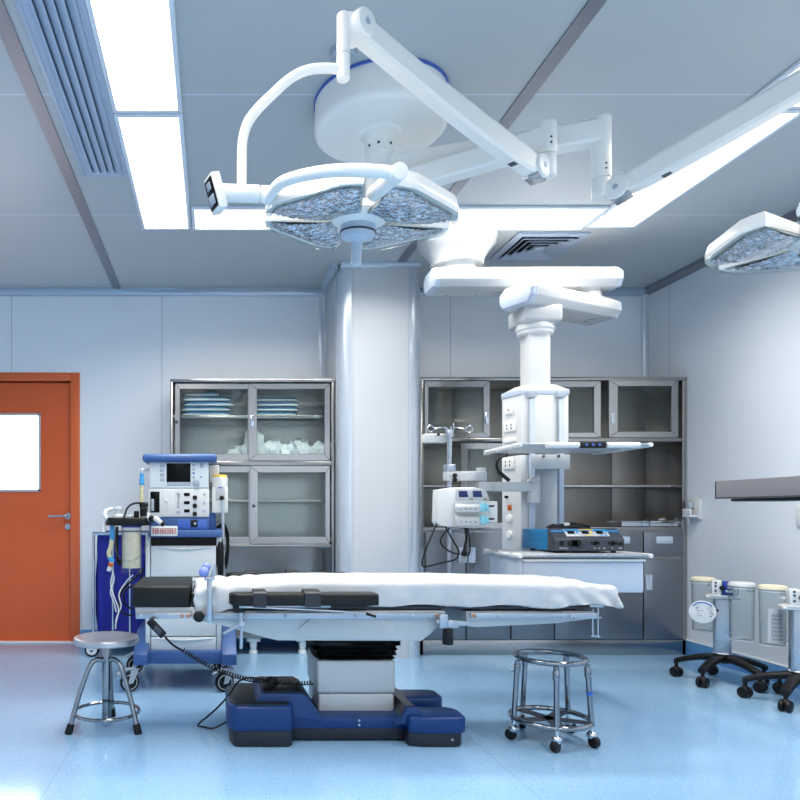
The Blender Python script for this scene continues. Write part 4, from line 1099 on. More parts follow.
# ------------------------------------------------------------------ suction carts by the end wall
def suction_cart():
    t = thing('suction_cart', 'grey post suction cart with a round disc, whole in view beside the steel cabinet', 'suction cart', (0, 0, 0), 'suction carts by the end wall')
    for k in range(5):
        a = math.radians(138+72*k); c, s_ = math.cos(a), math.sin(a)
        pts = []
        q = B(); n = 8; rings = []
        for i in range(n+1):
            u = i/n; r = .02+u*.225; z = .155-.045*u*u-.012*u; w = .033-.012*u; h = .021-.005*u
            cc = Vector((c*r, s_*r, z)); sd = Vector((-s_, c, 0))
            rings.append([cc+sd*w*math.copysign(abs(math.cos(b))**.6, math.cos(b))+Vector((0, 0, h*math.copysign(abs(math.sin(b))**.6, math.sin(b)))) for b in [2*PI*j/16 for j in range(16)]])
        q.loft(rings)
        q.cyl((c*.234, s_*.234, .05), (c*.234, s_*.234, .10), .010)
        lg = q.build('base_arm', M['black'], t, sharp=50)
        ax = Vector((-s_, c, 0)); ax = Matrix.Rotation(.5*k-.6, 3, 'Z') @ ax
        cc = Vector((c*.234, s_*.234, .031))
        B().cyl(cc-ax*.026, cc-ax*.004, .031, seg=22, bev=.006).cyl(cc+ax*.004, cc+ax*.026, .031, seg=22, bev=.006).ball(cc+Vector((0, 0, .018)), (.022, .022, .02)).build('castor', M['black'], lg)
    B().cyl((0, 0, .125), (0, 0, .18), .055, .045, 28, .006).build('hub', M['black'], t)
    B().cyl((0, 0, .178), (0, 0, .186), .05, .047, 28, .002).build('collar', M['line'], t)
    Rz = Matrix.Rotation(math.radians(-33), 4, 'Z')
    def rb(b, name, m, par):
        bmesh.ops.transform(b.bm, matrix=Rz, verts=b.bm.verts); return b.build(name, m, par)
    rb(B().prism([(-.044, -.028), (-.034, -.038), (.034, -.038), (.044, -.028), (.044, .028), (.034, .038), (-.034, .038), (-.044, .028)], 'z', .18, .515, .003), 'post', M['satin'], t)
    tp = rb(B().box(-.085, .085, -.06, .06, .512, .530, .006, 3).box(-.07, .06, -.066, .05, .526, .536, .004), 'top_plate', M['white'], t)
    for s_ in (-1, 1):
        B().box(-.022, .012, s_*.04, s_*.095, .555, .568, .004).build('jar_bracket', M['offwhite'], tp)
    un = rb(B().box(-.056, -.006, -.055, .03, .535, .622, .006), 'vacuum_unit', M['white'], t)
    for zz_ in (.56, .59, .61):
        rb(B().cyl((-.036, -.0545, zz_), (-.036, -.060, zz_), .006, bev=.001), 'port', M['midgrey'], un)
    rb(B().box(-.004, .048, -.056, .03, .537, .618, .006), 'blue_valve', M['suction_blue'], t)
    rb(B().box(.05, .075, -.053, .025, .537, .60, .006), 'clear_hood', M['jar'], t)
    rb(B().cyl((-.004, -.056, .58), (-.004, -.070, .58), .014, bev=.003), 'selector_knob', M['black'], t)
    for s_ in (1, -1):
        jx, jy = -.004, s_*.158
        j = B().lathe([(0, .288), (.054, .288), (.058, .294), (.0625, .59), (.068, .592), (.068, .604)], (jx, jy, 0)).build('jar', M['jar'], t)
        g = B()
        for i in range(14):
            g.box(jx-.012-(.012 if i % 5 == 0 else 0), jx+.006, jy-.0640, jy-.0615, .32+.017*i, .3212+.017*i)
        g.build('graduation_marks', M['offwhite'], j)
        B().torus((jx, jy, .291), .0565, .0022, seg=36, rs=6).build('base_rim', M['offwhite'], j)
        B().torus((jx, jy, .592), .0665, .0022, seg=36, rs=6).build('top_rim', M['offwhite'], j)
        B().lathe([(0, .627), (.05, .627), (.064, .622), (.067, .612), (.067, .604), (0, .604)], (jx, jy, 0)).build('lid', M['cream' if s_ > 0 else 'white'], j)
        B().box(jx-.02, jx+.02, jy-.071, jy-.064, .575, .60, .003).build('jar_latch', M['jar'], j)
    return t
c1 = suction_cart()
c2 = copy_tree(c1)
c1.location = (3.093, 4.19, 0); c2.location = (3.156, 3.71, 0); c2.rotation_euler.z = .10
c2['label'] = 'grey post suction cart cut by the picture edge, paper label on its jar'
def build_at(b, name, m, root, **k):
    """part given in the thing's own frame"""
    bmesh.ops.transform(b.bm, matrix=Matrix.Translation(root.location), verts=b.bm.verts)
    return b.build(name, m, root, **k)
c1loc = c1.location.copy()
q = B().cyl((-.156, -.050, .437), (-.1582, -.0534, .437), .068, seg=44, bev=.001)
dd = build_at(q, 'round_disc', M['white'], c1)
q = B().tube([Vector((-.1588+.058*math.cos(a)*.84, -.0544-.058*math.cos(a)*.545, .437+.058*math.sin(a))) for a in [PI*.2+PI*.6*i/12 for i in range(13)]], .0035, 6, smooth=1)
build_at(q, 'blue_arc', M['blue_key'], dd) if False else None
qq = q; bmesh.ops.transform(qq.bm, matrix=Matrix.Translation(c1.location), verts=qq.bm.verts); qq.build('blue_arc', M['blue_key'], dd)
q = B(); rr = random.Random(2)
for i in range(16):
    a_, r_2 = rr.uniform(0, 6.28), .048*math.sqrt(rr.random())
    x_, z_ = r_2*math.cos(a_), .432+r_2*math.sin(a_)*.8
    q.box(x_, x_+rr.uniform(.004, .012), -.003, .001, z_, z_+.003, M=Matrix.Translation((-.1582, -.0534, 0)) @ Matrix.Rotation(math.radians(-33), 4, 'Z'))
bmesh.ops.transform(q.bm, matrix=Matrix.Translation(c1.location), verts=q.bm.verts); q.build('disc_print', M['ink'], dd)
q = B().tube([(-.15, -.045, .44), (-.08, -.03, .44), (-.03, -.01, .44)], .008, 10); bmesh.ops.transform(q.bm, matrix=Matrix.Translation(c1.location), verts=q.bm.verts); q.build('disc_holder', M['black'], c1)
# paper label on the far jar of the second cart
def curved(a0, a1, r, z0, z1, cx_, cy_):
    q = B(); n = 10
    def f(u, v): a = a0+(a1-a0)*u; return Vector((cx_+(r)*math.cos(a), cy_+(r)*math.sin(a), z0+(z1-z0)*v))
    return q.grid(f, n, 1)
q = curved(math.radians(205), math.radians(315), .0632, .31, .50, -.004, .158); 
o = q.build('paper_label', M['white2']); o.parent = c2
q = B()
for i in range(9):
    a = math.radians(222+5*i); 
    for k in range(7):
        q.box(-.004+.064*math.cos(a)-.0007, -.004+.064*math.cos(a)+.0007, .158+.064*math.sin(a)-.0012, .158+.064*math.sin(a)+.001, .325+.022*k, .325+.022*k+(.016 if (i+k) % 3 else .009))
o2 = q.build('label_print', M['ink']); o2.parent = o

# ------------------------------------------------------------------ instrument trolley whose steel top enters from the picture edge
tx0, ty1 = 1.672, 2.30; tz0, tz1 = 1.03+14*ty1/F, 1.03+32*ty1/F
it = thing('instrument_table', 'raised steel instrument table whose end enters at the picture edge before the wall', 'table', (2.1, 1.7, 0))
q = B().box(tx0, tx0+.85, 1.1, ty1, tz0, tz0+.006, .002)
for a in ((tx0, tx0+.008, 1.1, ty1), (tx0+.842, tx0+.85, 1.1, ty1), (tx0, tx0+.85, 1.1, 1.108), (tx0, tx0+.85, ty1-.008, ty1)):
    q.box(*a, tz0, tz1, .002)
q.box(tx0+.006, tx0+.844, 1.106, ty1-.006, tz1-.012, tz1-.006)
q.build('top', M['brown_steel'], it)
B().box(tx0+.03, tx0+.2, 1.93, ty1-.03, tz0-.009, tz0, .003).box(tx0+.03, tx0+.2, 1.2, 1.80, tz0-.009, tz0, .003).build('under_pad', M['black'], it)
for xx, yy in ((2.42, 1.25), (2.42, 2.15)):
    B().cyl((xx, yy, .06), (xx, yy, tz0), .018).build('leg', M['chrome'], it)
B().box(1.75, 2.46, 1.2, 1.25, .05, .08, .008).box(1.75, 2.46, 2.12, 2.17, .05, .08, .008).box(2.40, 2.45, 1.2, 2.17, .05, .08, .008).build('base', M['satin'], it)
for xx, yy in ((1.78, 1.225), (2.43, 1.225), (1.78, 2.145), (2.43, 2.145)):
    B().cyl((xx-.012, yy, .025), (xx+.012, yy, .025), .025, bev=.004).build('castor', M['black'], it)
# ------------------------------------------------------------------ ceiling supply pendant
pd = thing('ceiling_pendant', 'white ceiling supply pendant with jointed arm, socket column, two shelves and a drawer box', 'ceiling pendant', (1.99, 4.28, 0))
pcx, pcy = X(457, 4.44), 4.44
B().lathe([(.25, H-.001), (.25, H-.02), (.238, H-.05), (.195, H-.10), (.168, H-.14), (.162, H-.175), (.158, H-.185), (0, H-.185)], (pcx, pcy, 0), seg=56).build('canopy', M['white2'], pd)
B().cyl((pcx, pcy, H-.225), (pcx, pcy, H-.18), .118, seg=40).build('swivel', M['white'], pd)
def octo(w, z0, z1, k):      # section across an arm: (offset, z)
    return [(-w, z0+k), (-w+k*.7, z0), (w-k*.7, z0), (w, z0+k), (w, z1-k*.9), (w-k*1.2, z1), (-w+k*1.2, z1), (-w, z1-k*.9)]
def arm_box(a, c, w, z0, z1, name, cap=True):
    a, c = Vector((a[0], a[1], 0)), Vector((c[0], c[1], 0)); d = (c-a).normalized(); L = (c-a).length
    Mx = Matrix.Translation(a) @ Matrix.Rotation(math.atan2(d.y, d.x), 4, 'Z')
    sec = octo(w, z0, z1, .042)
    q = B().prism(sec, 'x', 0, L, .004, 2, M=Mx)
    ar = q.build(name, M['white2'], pd)
    for x0_, x1_ in ((0, -.045), (L, L+.045)):
        f = 1 if x1_ > x0_ else -1
        q = B(); rings = []
        for e, k in ((0, 1.), (.010, 1.), (.012, .985), (.030, .95), (.042, .86), (.046, .7)):
            zc = (z0+z1)/2
            rings.append([Mx @ Vector((x0_+f*e, p[0]*k, zc+(p[1]-zc)*k)) for p in sec])
        q.loft(rings)
        q.build('end_cap', M['lilac'], ar, sharp=25)
    return ar
arm_box((pcx-.15, pcy-.03), (2.515, 4.40), .125, 2.445, 2.575, 'upper_arm')
B().lathe([(.07, 2.46), (.07, 2.43), (.076, 2.425), (.076, 2.40), (.07, 2.395), (.07, 2.36)], (2.40, 4.41, 0)).build('swivel', M['white'], pd)
arm_box((2.50, 4.455), (1.84, 4.14), .130, 2.265, 2.395, 'lower_arm')
cx0, cy0 = 1.972, 4.225
q = B().box(cx0-.115, cx0+.115, cy0-.12, cy0+.13, 2.175, 2.28, .02, 3)
q.build('arm_bearing', M['white2'], pd)
B().lathe([(0, 2.175), (.108, 2.18), (.108, 2.17), (.112, 2.165), (.112, 2.145), (.103, 2.135), (.103, 2.12), (.092, 2.113), (0, 2.113)], (cx0, cy0, 0), seg=48).build('collar', M['white'], pd)
zt = Z(383, 4.1)
B().box(cx0-.066, cx0+.066, cy0-.066, cy0+.066, zt-.02, 2.12, .012, 3).build('drop_column', M['white'], pd)
# head: hexagon-like plan, front face towards the viewer
HF = 4.10
xa, xb = X(521, HF), X(569, HF)
plan = [(xa, HF), (xb, HF), (xb+.02, HF+.03), (xb+.02, HF+.24), (xb-.05, HF+.32), (xa+.03, HF+.32), (X(501.5, 4.28), 4.28), (X(501.5, 4.24)+.0, 4.235)]
plan = [(xa, HF), (xb-.006, HF), (xb, HF+.006), (xb, HF+.26), (xb-.05, HF+.32), (xa+.03, HF+.32), (X(501.5, 4.28), 4.27)]
def sc(pl, k, o=0): 
    mx = sum(p[0] for p in pl)/len(pl); my = sum(p[1] for p in pl)/len(pl)
    return [(mx+(p[0]-mx)*k, my+(p[1]-my)*k) for p in pl]
z_cap0, z_cap1 = Z(394.5, HF), Z(389, HF)
q = B().prism(sc(plan, 1.03), 'z', z_cap0, z_cap1, .003)
q.build('head_rim', M['lilac'], pd)
pl2 = sc(plan, 1.0); pl3 = sc(plan, .62)
q = B().loft([[(p[0], p[1], z_cap1-.002) for p in pl2], [(p[0], p[1], zt+.002) for p in pl3]]); q.build('head_roof', M['white'], pd, sharp=20)
zsh = Z(443, 3.6)                    # upper shelf top
hb = B().prism(plan, 'z', zsh+.002, z_cap0, .003).build('head_box', M['white'], pd)
zlo = Z(554, 3.6)
# socket column below the shelf and recessed panel
dv = Vector((xa-plan[6][0], HF-plan[6][1], 0))
soc = [(plan[6][0], plan[6][1]), (xa, HF), (xa+.05, HF+.006), (xa+.05, HF+.20), (plan[6][0]+.06, 4.36)]
so_ = B().prism(soc, 'z', zlo-.01, zsh-.02, .003).build('socket_column', M['white'], pd)
B().box(xa+.045, xb-.02, HF+.10, HF+.22, zlo-.01, zsh-.02, .003).build('rear_panel', M['panel_grey'], pd)
for p0 in (530.7, 559.5):
    xx = X(p0, HF)
    B().box(xx-.014, xx+.014, HF-.028, HF-.012, zlo, z_cap0-.03, .003).box(xx-.009, xx+.009, HF-.013, HF+.012, zlo, z_cap0-.03, .002).build('mounting_rail', M['lilac'], pd)
    B().box(xx-.024, xx+.024, HF-.034, HF+.004, Z(398, HF), Z(391.5, HF), .003).build('rail_clamp', M['grey'], pd)
# socket plates lie on the slanted face
dn = dv.normalized(); nrm = Vector((dn.y, -dn.x, 0))
def on_face(u, py, w, h, d, name, m, parent, rnd_=False, extra=None):
    c0 = Vector((plan[6][0], plan[6][1], 0))+dv*u; Yc = c0.y; z = Z(py, Yc)
    Mx = Matrix.Translation((c0.x, c0.y, z)) @ Matrix.Rotation(math.atan2(dn.y, dn.x), 4, 'Z')
    q = B()
    if rnd_: q._take_cyl = None; q.cyl(Vector((c0.x, c0.y, z))+nrm*-.002, Vector((c0.x, c0.y, z))+nrm*d, w, seg=28, bev=.003)
    else: q.box(-w/2, w/2, -d, .002, -h/2, h/2, .003, M=Mx)
    o = q.build(name, m, parent)
    if extra:
        e = B()
        for ex, ez in extra: B().box(ex-.004, ex+.004, -d-.0015, -d+.002, ez-.006, ez+.006, M=Mx).build('socket_hole', M['midgrey'], o)
    return o
fl = dv.length
on_face(.42, 409.5, fl*.42, .06, .012, 'socket_plate', M['lamp_white'], hb, extra=[(0, -.004)])
on_face(.46, 426.5, fl*.62, .066, .012, 'socket_plate', M['lamp_white'], hb, extra=[(-.02, .008), (.02, .008), (-.02, -.012), (.02, -.012)])
on_face(.46, 440, fl*.62, .03, .012, 'socket_plate', M['lamp_white'], hb)
on_face(.40, 463.5, fl*.62, .07, .014, 'socket_plate', M['lamp_white'], so_, extra=[(-.02, .01), (.02, .01), (-.02, -.012), (.02, -.012)])
on_face(.42, 507.5, .034, .034, .006, 'orange_label', M['orange_tag'], so_)
on_face(.42, 518.5, .024, 0, .012, 'gas_outlet', M['lamp_white'], so_, True)
on_face(.42, 534.5, .024, 0, .012, 'gas_outlet', M['lamp_white'], so_, True)
on_face(.30, 497, .012, .016, .02, 'latch', M['black'], so_)
q = B().tube([P(506, 455.5, 4.10), P(500.5, 457.5, 4.07), P(497, 463, 4.06), P(498, 470, 4.06), P(503, 476, 4.06), P(508.5, 480.5, 4.07)], .008, 10)
q.cyl(P(499, 472, 4.06), P(509, 480.5, 4.07), .011).cyl(P(503, 455, 4.12), P(507, 455.3, 4.10), .013)
q.build('black_lead', M['black'], so_)
# shelves
SX0, SX1, SYF, SYB = 1.612, 2.268, 3.60, 4.02
def pend_shelf(z, name):
    s_ = B().box(SX0, SX1, SYF, SYB, z-.018, z, .003).build(name, M['satin' if False else 'panel_grey'], pd)
    for xx, nm in ((SX0-.012, 'side_rail'), (SX1+.012, 'side_rail')):
        B().cyl((xx, SYF-.012, z-.010), (xx, SYB+.005, z-.010), .012, bev=.003).build(nm, M['white'], s_)
    for k in range(3):
        B().box(SX0-.022, SX0+.006, SYF+.06+.18*k, SYF+.10+.18*k, z-.026, z+.004, .003).build('rail_clamp', M['white2'], s_)
    B().box(SX0, SX1, SYF-.012, SYF+.002, z-.012, z-.002, .003).build('front_edge', M['satin'], s_)
    return s_
us = pend_shelf(zsh, 'upper_shelf')
for a, c in ((543.5, 576), (603.5, 636)):
    B().cyl((X(a, SYF), SYF-.028, zsh-.014), (X(c, SYF), SYF-.028, zsh-.014), .016, seg=20, bev=.004).box(X(a, SYF)+.01, X(c, SYF)-.01, SYF-.025, SYF, zsh-.02, zsh-.006).build('front_handle', M['white'], us)
kp = B().box(X(576.5, SYF), X(603, SYF), SYF-.034, SYF-.004, zsh-.028, zsh+.0, .004).build('key_strip', M['black'], us)
for k in range(3):
    B().cyl((X(583+6.5*k, SYF), SYF-.034, zsh-.012), (X(583+6.5*k, SYF), SYF-.037, zsh-.012), .0065).build('brake_key', M['blue_key'], kp)
q = B().box(SX1-.09, SX1-.06, SYF+.1, SYB-.05, zsh-.03, zsh-.018, .003).box(xa+.05, xb-.008, HF-.03, HF+.1, zsh-.105, zsh-.02, .004)
q.build('shelf_bracket', M['panel_grey'], us)
for xx in (X(541, HF), X(556, HF)): B().cyl((xx, HF-.028, zsh-.03), (xx, HF-.036, zsh-.03), .008).build('bracket_screw', M['midgrey'], us)
ls = pend_shelf(zlo, 'lower_shelf')
db = B().box(1.615, X(523.5, 3.63), 3.635, SYB, Z(592.5, 3.63), zlo-.019, .003).box(X(523.5, 3.63), X(643.5, 3.63), 3.63, SYB, Z(592.5, 3.63), Z(562, 3.63), .003).box(X(523.5, 3.63), X(643, 3.63), 3.66, SYB, Z(564, 3.63), zlo-.019).build('drawer_box', M['lilac'], ls)
B().box(1.625, X(644, 3.63), 3.612, 3.64, Z(561.5, 3.63), Z(559, 3.63), .002).build('grip_edge', M['white'], db)
# pump arm on the column
AZ1, AZ0 = Z(482, 4.03), Z(491.5, 4.03)
q = B().box(X(487, 4.03), X(531, 4.03), 4.00, 4.06, AZ0, AZ1, .006).cyl((X(533.5, 4.03), 4.03, Z(503, 4.03)), (X(533.5, 4.03), 4.03, Z(479, 4.03)), .036, seg=28, bev=.005).cyl((X(534.5, 4.03), 4.03, Z(480, 4.03)), (X(534.5, 4.03), 4.03, Z(476.5, 4.03)), .028, bev=.004)
q.box(X(529, 4.03), X(537, 4.03), 4.03, 4.10, AZ0, AZ1, .004)
q.build('pump_arm', M['white2'], pd)
q = B().box(X(444.5, 4.0), X(485, 4.0), 3.965, 4.035, Z(481, 4.0), Z(471.5, 4.0), .008).cyl((X(481, 4.0), 4.0, Z(484, 4.0)), (X(481, 4.0), 4.0, Z(468, 4.0)), .026, seg=28, bev=.004)
q.box(X(477, 4.0), X(490, 4.0), 3.97, 4.04, Z(491, 4.0), Z(482, 4.0), .005).build('pump_arm', M['white2'], pd)
PX = X(449.5, 4.0)
pl_ = B().cyl((PX, 4.0, Z(583, 4.0)), (PX, 4.0, Z(432, 4.0)), .0135, seg=20).cyl((PX, 4.0, Z(437.5, 4.0)), (PX, 4.0, Z(430, 4.0)), .024, .02, 20, .003).box(PX-.026, PX+.026, 3.97, 4.03, Z(471.5, 4.0), Z(464.5, 4.0), .004).build('infusion_pole', M['satin'], pd)
q = B()
for a in (0.1, 1.67, 3.2, 4.8):
    c, s_ = math.cos(a), math.sin(a)
    L_ = (.14, .05, .13, .06)[int(a/1.5) % 4]
    z_ = Z(428, 4.0)
    q.tube([(PX, 4.0, z_-.01), (PX+c*.03, 4.0+s_*.03, z_+.002), (PX+c*L_*.6, 4.0+s_*L_*.6, z_-.004), (PX+c*L_*.85, 4.0+s_*L_*.85, z_-.024), (PX+c*L_, 4.0+s_*L_, z_-.006), (PX+c*L_*.88, 4.0+s_*L_*.88, z_+.014), (PX+c*L_*.68, 4.0+s_*L_*.68, z_+.0)], .0035, 7)
q.build('hook', M['chrome'], pl_)
B().pbox(424.5, 447, 433.5, 442.5, 4.03, .06, .008).build('hook_mount_box', M['white'], pl_)
B().cyl(P(438.5, 434.5, 4.03), P(438.5, 434.5, 4.01), .008).build('mount_screw', M['black'], pl_)
for pyy in (475.5, 479.8): B().cyl(P(455, pyy, 3.965), P(455, pyy, 3.94), .013, bev=.003).build('clamp_knob', M['black'], pl_)

# ---- double syringe pump on the pole
PY = 3.88; PS = 4*PY/F
pu = thing('syringe_pump', 'white double syringe pump with two navy displays on the pendant pole', 'infusion pump', (X(460, PY), PY, Z(528, PY)))
bx0, bx1 = 433.5, 484
pr = [(X(434.5, PY), Z(489.5, PY)), (X(448, PY), Z(487.5, PY)), (X(470, PY), Z(487, PY)), (X(481.5, PY), Z(490, PY)), (X(485, PY), Z(501, PY)), (X(484.5, PY), Z(527, PY)), (X(470, PY), Z(528.5, PY)), (X(436, PY), Z(526, PY)), (X(433.3, PY), Z(522, PY))]
B().prism(pr, 'y', PY, PY+.105, .006, 2).build('housing', M['white'], pu)
B().prism([(X(452, PY), Z(488.5, PY)), (X(481.5, PY), Z(489.7, PY)), (X(485, PY), Z(500.3, PY)), (X(451.5, PY), Z(500.8, PY))], 'y', PY-.006, PY+.004, .002).build('display_panel', M['white2'], pu)
for p0 in (454, 468.2):
    B().prism([(X(p0, PY), Z(491, PY)), (X(p0+8.6, PY), Z(491, PY)), (X(p0+9.8, PY), Z(497.2, PY)), (X(p0+.6, PY), Z(497.2, PY))], 'y', PY-.009, PY-.003, .001).build('display', M['screen_blue'], pu)
    B().cyl(P(p0+12.3, 499, PY-.004), P(p0+12.3, 499, PY-.010), .0045).build('run_key', M['green'], pu)
    B().cyl(P(p0+14.2, 499, PY-.004), P(p0+14.2, 499, PY-.010), .0045).build('stop_key', M['orange_tag'], pu)
for z0_, z1_ in ((505.5, 513), (517.5, 526.5)):
    # shelf-like syringe tracks standing proud of the housing
    ya, yb = Z(z1_, PY), Z(z0_, PY)
    q = B().prism([(PY-.004, ya-.0), (PY-.036, ya+.004), (PY-.036, yb-.006), (PY-.030, yb), (PY+.004, yb+.02)], 'x', X(450, PY), X(475, PY), .003)
    tr = q.build('syringe_track', M['white2'], pu)
    mk = B()
    for i, w_ in enumerate((1.2, 2.2, 1.8, 2.6)):
        xx = 454+4.6*i
        mk.box(X(xx, PY), X(xx+w_, PY), PY-.0375, PY-.035, (ya+yb)/2-.002, (ya+yb)/2+.004)
    mk.build('key_print', M['ink'], tr)
    yc = (z0_+z1_)/2-2.2
    q = B().box(X(474, PY), X(478, PY), PY-.05, PY-.005, Z(yc+4.5, PY), Z(yc-4, PY), .005).box(X(478, PY), X(482, PY), PY-.045, PY-.010, Z(yc+2.8, PY), Z(yc-3, PY), .006).prism([(X(480, PY), Z(yc+1, PY)), (X(484.5, PY), Z(yc+4, PY)), (X(480.5, PY), Z(yc+4, PY))], 'y', PY-.04, PY-.02, .002)
    q.build('syringe_clamp', M['aqua'], pu)
    B().cyl(P(482, yc-.8, PY-.03), P(490, yc-1.0, PY-.03), .006).build('plunger', M['midgrey'], pu)
B().box(X(484, PY), X(493.8, PY), PY+.0, PY+.06, Z(522.5, PY), Z(501.3, PY), .006).build('side_flange', M['white'], pu)
q = B().tube([P(436, 517, PY+.04), P(430, 530, PY+.03), P(422, 549, PY+.02), P(418, 563, PY+.02), P(421.5, 566.5, PY+.02), P(437, 563, PY+.03), P(450, 560, PY+.03), P(454.5, 555, PY+.03), P(454, 549, PY+.03), P(447, 537, PY+.04), P(441.5, 527, PY+.05)], .0045, 8)
q.tube([P(446, 528, PY+.05), P(439, 535, PY+.05), P(436.5, 542, PY+.05), P(442, 549, PY+.05), P(450, 553, PY+.06), P(456, 554, PY+.06)], .0045, 8)
q.tube([P(461.5, 528, PY+.05), P(462.5, 538, PY+.05), P(460.5, 548, PY+.05), P(459.5, 554, PY+.05)], .007, 8).tube([P(463.5, 528, PY+.05), P(465.8, 541, PY+.05), P(465.5, 553, PY+.05), P(461.5, 558, PY+.05)], .0045, 8)
q.build('cable', M['black'], pu)
B().lathe([(.016, 0), (.016, .02), (.008, .03), (0, .031)], P(460, 556, PY+.05)).build('cable_boot', M['black'], pu)
q = B()
for k in range(3): q.cyl(P(457.3+2.4*k, 562.5, PY+.05), P(457.3+2.4*k, 555, PY+.05), .006, bev=.001)
q.build('plug_pins', M['grey'], pu)

pu.location.x += PS

# ---- electrosurgical generator on the lower shelf
gx0, gx1, gy0, gy1 = 1.815, 2.182, 3.66, 4.02
gz = zlo+.012; gt = gz+.118
eg = thing('electrosurgical_generator', 'blue electrosurgical generator with grey sloped control front on the pendant shelf', 'medical device', ((gx0+gx1)/2, 3.84, zlo))
Mg = Matrix.Identity(4)
B().box(gx0, gx1, gy0+.045, gy1+.03, gz, gt-.008, .005).build('casing', M['gen_blue'], eg)
fr_ = B().prism([(gy0, gz), (gy0, gz+.062), (gy0+.012, gz+.072), (gy0+.062, gt-.004), (gy0+.072, gt+.001), (gy0+.085, gt+.001), (gy0+.085, gz)], 'x', gx0-.002, gx1+.002, .004).build('front_bezel', M['midgrey'], eg)
n0 = Vector((0, gy0+.012, gz+.072)); n1 = Vector((0, gy0+.062, gt-.004)); sd = (n1-n0)
Ms = Matrix.Translation((0, n0.y, n0.z)) @ Matrix.Rotation(math.atan2(sd.z, sd.y), 4, 'X')
Ls = sd.length; pp = (gx1-gx0)/68.
B().box(gx0+13*pp, gx1-12*pp, Ls*.12, Ls*.98, -.001, .0025, .001, M=Ms).build('control_panel', M['white2'], eg)
for k, cm in enumerate(('sky', 'yellow', 'sky')):
    a = gx0+(15+14.2*k)*pp
    B().box(a-.3*pp, a+12.4*pp, Ls*.80, Ls*.95, .002, .0035, M=Ms).build('colour_band', M[cm], eg)
    B().box(a+.6*pp, a+7.4*pp, Ls*.38, Ls*.75, .002, .0045, .001, M=Ms).build('display', M['screen'], eg)
    B().box(a+9*pp, a+11*pp, Ls*.45, Ls*.75, .002, .005, .001, M=Ms).build('key', M[cm], eg)
    B().box(a+3*pp, a+6*pp, Ls*.16, Ls*.28, .002, .005, .001, M=Ms).box(a+7.5*pp, a+10*pp, Ls*.16, Ls*.28, .002, .005, .001, M=Ms).build('key', M[('white', 'yellow', 'sky')[k]], eg)
B().box(gx0+4.5*pp, gx0+8.5*pp, gy0-.004, gy0+.002, gz+.028, gz+.056, .002).build('power_switch', M['black'], eg)
q = B()
q.cyl((gx0+16*pp, gy0-.006, gz+.042), (gx0+16*pp, gy0+.002, gz+.042), .02, bev=.003).cyl((gx0+22*pp, gy0-.006, gz+.042), (gx0+22*pp, gy0+.002, gz+.042), .02, bev=.003).box(gx0+16*pp, gx0+22*pp, gy0-.006, gy0+.002, gz+.022, gz+.062, .003)
q.build('socket', M['black'], eg)
for a in (35, 52):
    B().box(gx0+a*pp, gx0+(a+9)*pp, gy0-.004, gy0+.002, gz+.034, gz+.05, .002).box(gx0+(a+3)*pp, gx0+(a+6)*pp, gy0-.004, gy0+.002, gz+.03, gz+.056, .002).build('socket', M['black'], eg)
B().box(gx1-5.5*pp, gx1-1.5*pp, gy0-.004, gy0+.002, gz+.03, gz+.048, .002).build('socket', M['black'], eg)
q = B()
for a, w_ in ((4, 3), (8, 2), (10.5, 1.5), (42, 2), (47, 2.2), (38, 1.5), (55, 2), (62.5, 3)):
    q.box(gx0+a*pp, gx0+(a+w_)*pp, gy0-.002, gy0+.001, gz+.013, gz+.018)
q.build('front_print', M['grey'], eg)
q = B()
for k in range(9): q.box(gx0-.002, gx0+.003, gy0+.10+.024*k, gy0+.112+.024*k, gz+.04, gz+.10, .002)
q.build('vent_slots', mat('deep_blue_vent', '0b6f9f', .4), eg)
for xx in (gx0+.03, gx1-.03):
    for yy in (gy0+.05, gy1-.04): B().cyl((xx, yy, zlo+.0005), (xx, yy, gz+.002), .013).build('rubber_foot', M['black'], eg)
cb = thing('coiled_cable', 'coiled black cable with a white plug lying on top of the blue generator', 'cable', (2.0, 3.9, gt-.008))
q = B()
for k in range(4):
    q.tube([(1.995+(.105-.012*k)*math.cos(a), 3.89+(.062-.008*k)*math.sin(a), gt+.002+.006*(k % 3)+.003*math.sin(3*a)) for a in [2*PI*i/20 for i in range(20)]], .006, 8, True, 2)
q.tube([(1.93, 3.85, gt+.011), (1.99, 3.86, gt+.024), (2.06, 3.87, gt+.018), (2.11, 3.86, gt+.006)], .008, 8)
q.build('cable', M['black'], cb)
B().box(1.955, 1.985, 3.835, 3.86, gt+.003, gt+.030, .005).build('plug', M['white'], cb)

# ------------------------------------------------------------------ operating lamp on the ceiling
ol = thing('operating_lamp', 'white ceiling operating lamp with two jointed arms and two petal shaped heads', 'operating lamp', (.714, 2.95, 2.8))
hx, hy = .714, 2.95
B().lathe([(.281, H-.001), (.281, H-.012)], (hx, hy, 0), seg=64).build('mount_ring', M['blue_key'], ol)
B().lathe([(.275, H-.011), (.278, H-.115), (.274, H-.135), (.262, H-.147), (.25, H-.15), (.10, H-.152), (0, H-.152)], (hx, hy, 0), seg=72).build('ceiling_cover', M['lamp_white'], ol)
sf = B().lathe([(.092, H-.151), (.085, H-.160), (.061, H-.166), (.061, H-.236), (.058, H-.238), (.061, H-.241), (.061, 2.37), (.05, 2.36), (0, 2.36)], (hx, hy, 0), seg=44).build('shaft', M['lamp_white'], ol)
for a in (-1.9, -1.0, -2.6): B().cyl((hx+.055*math.cos(a), hy+.055*math.sin(a), H-.215), (hx+.0625*math.cos(a), hy+.0625*math.sin(a), H-.215), .006).build('screw', M['midgrey'], sf)
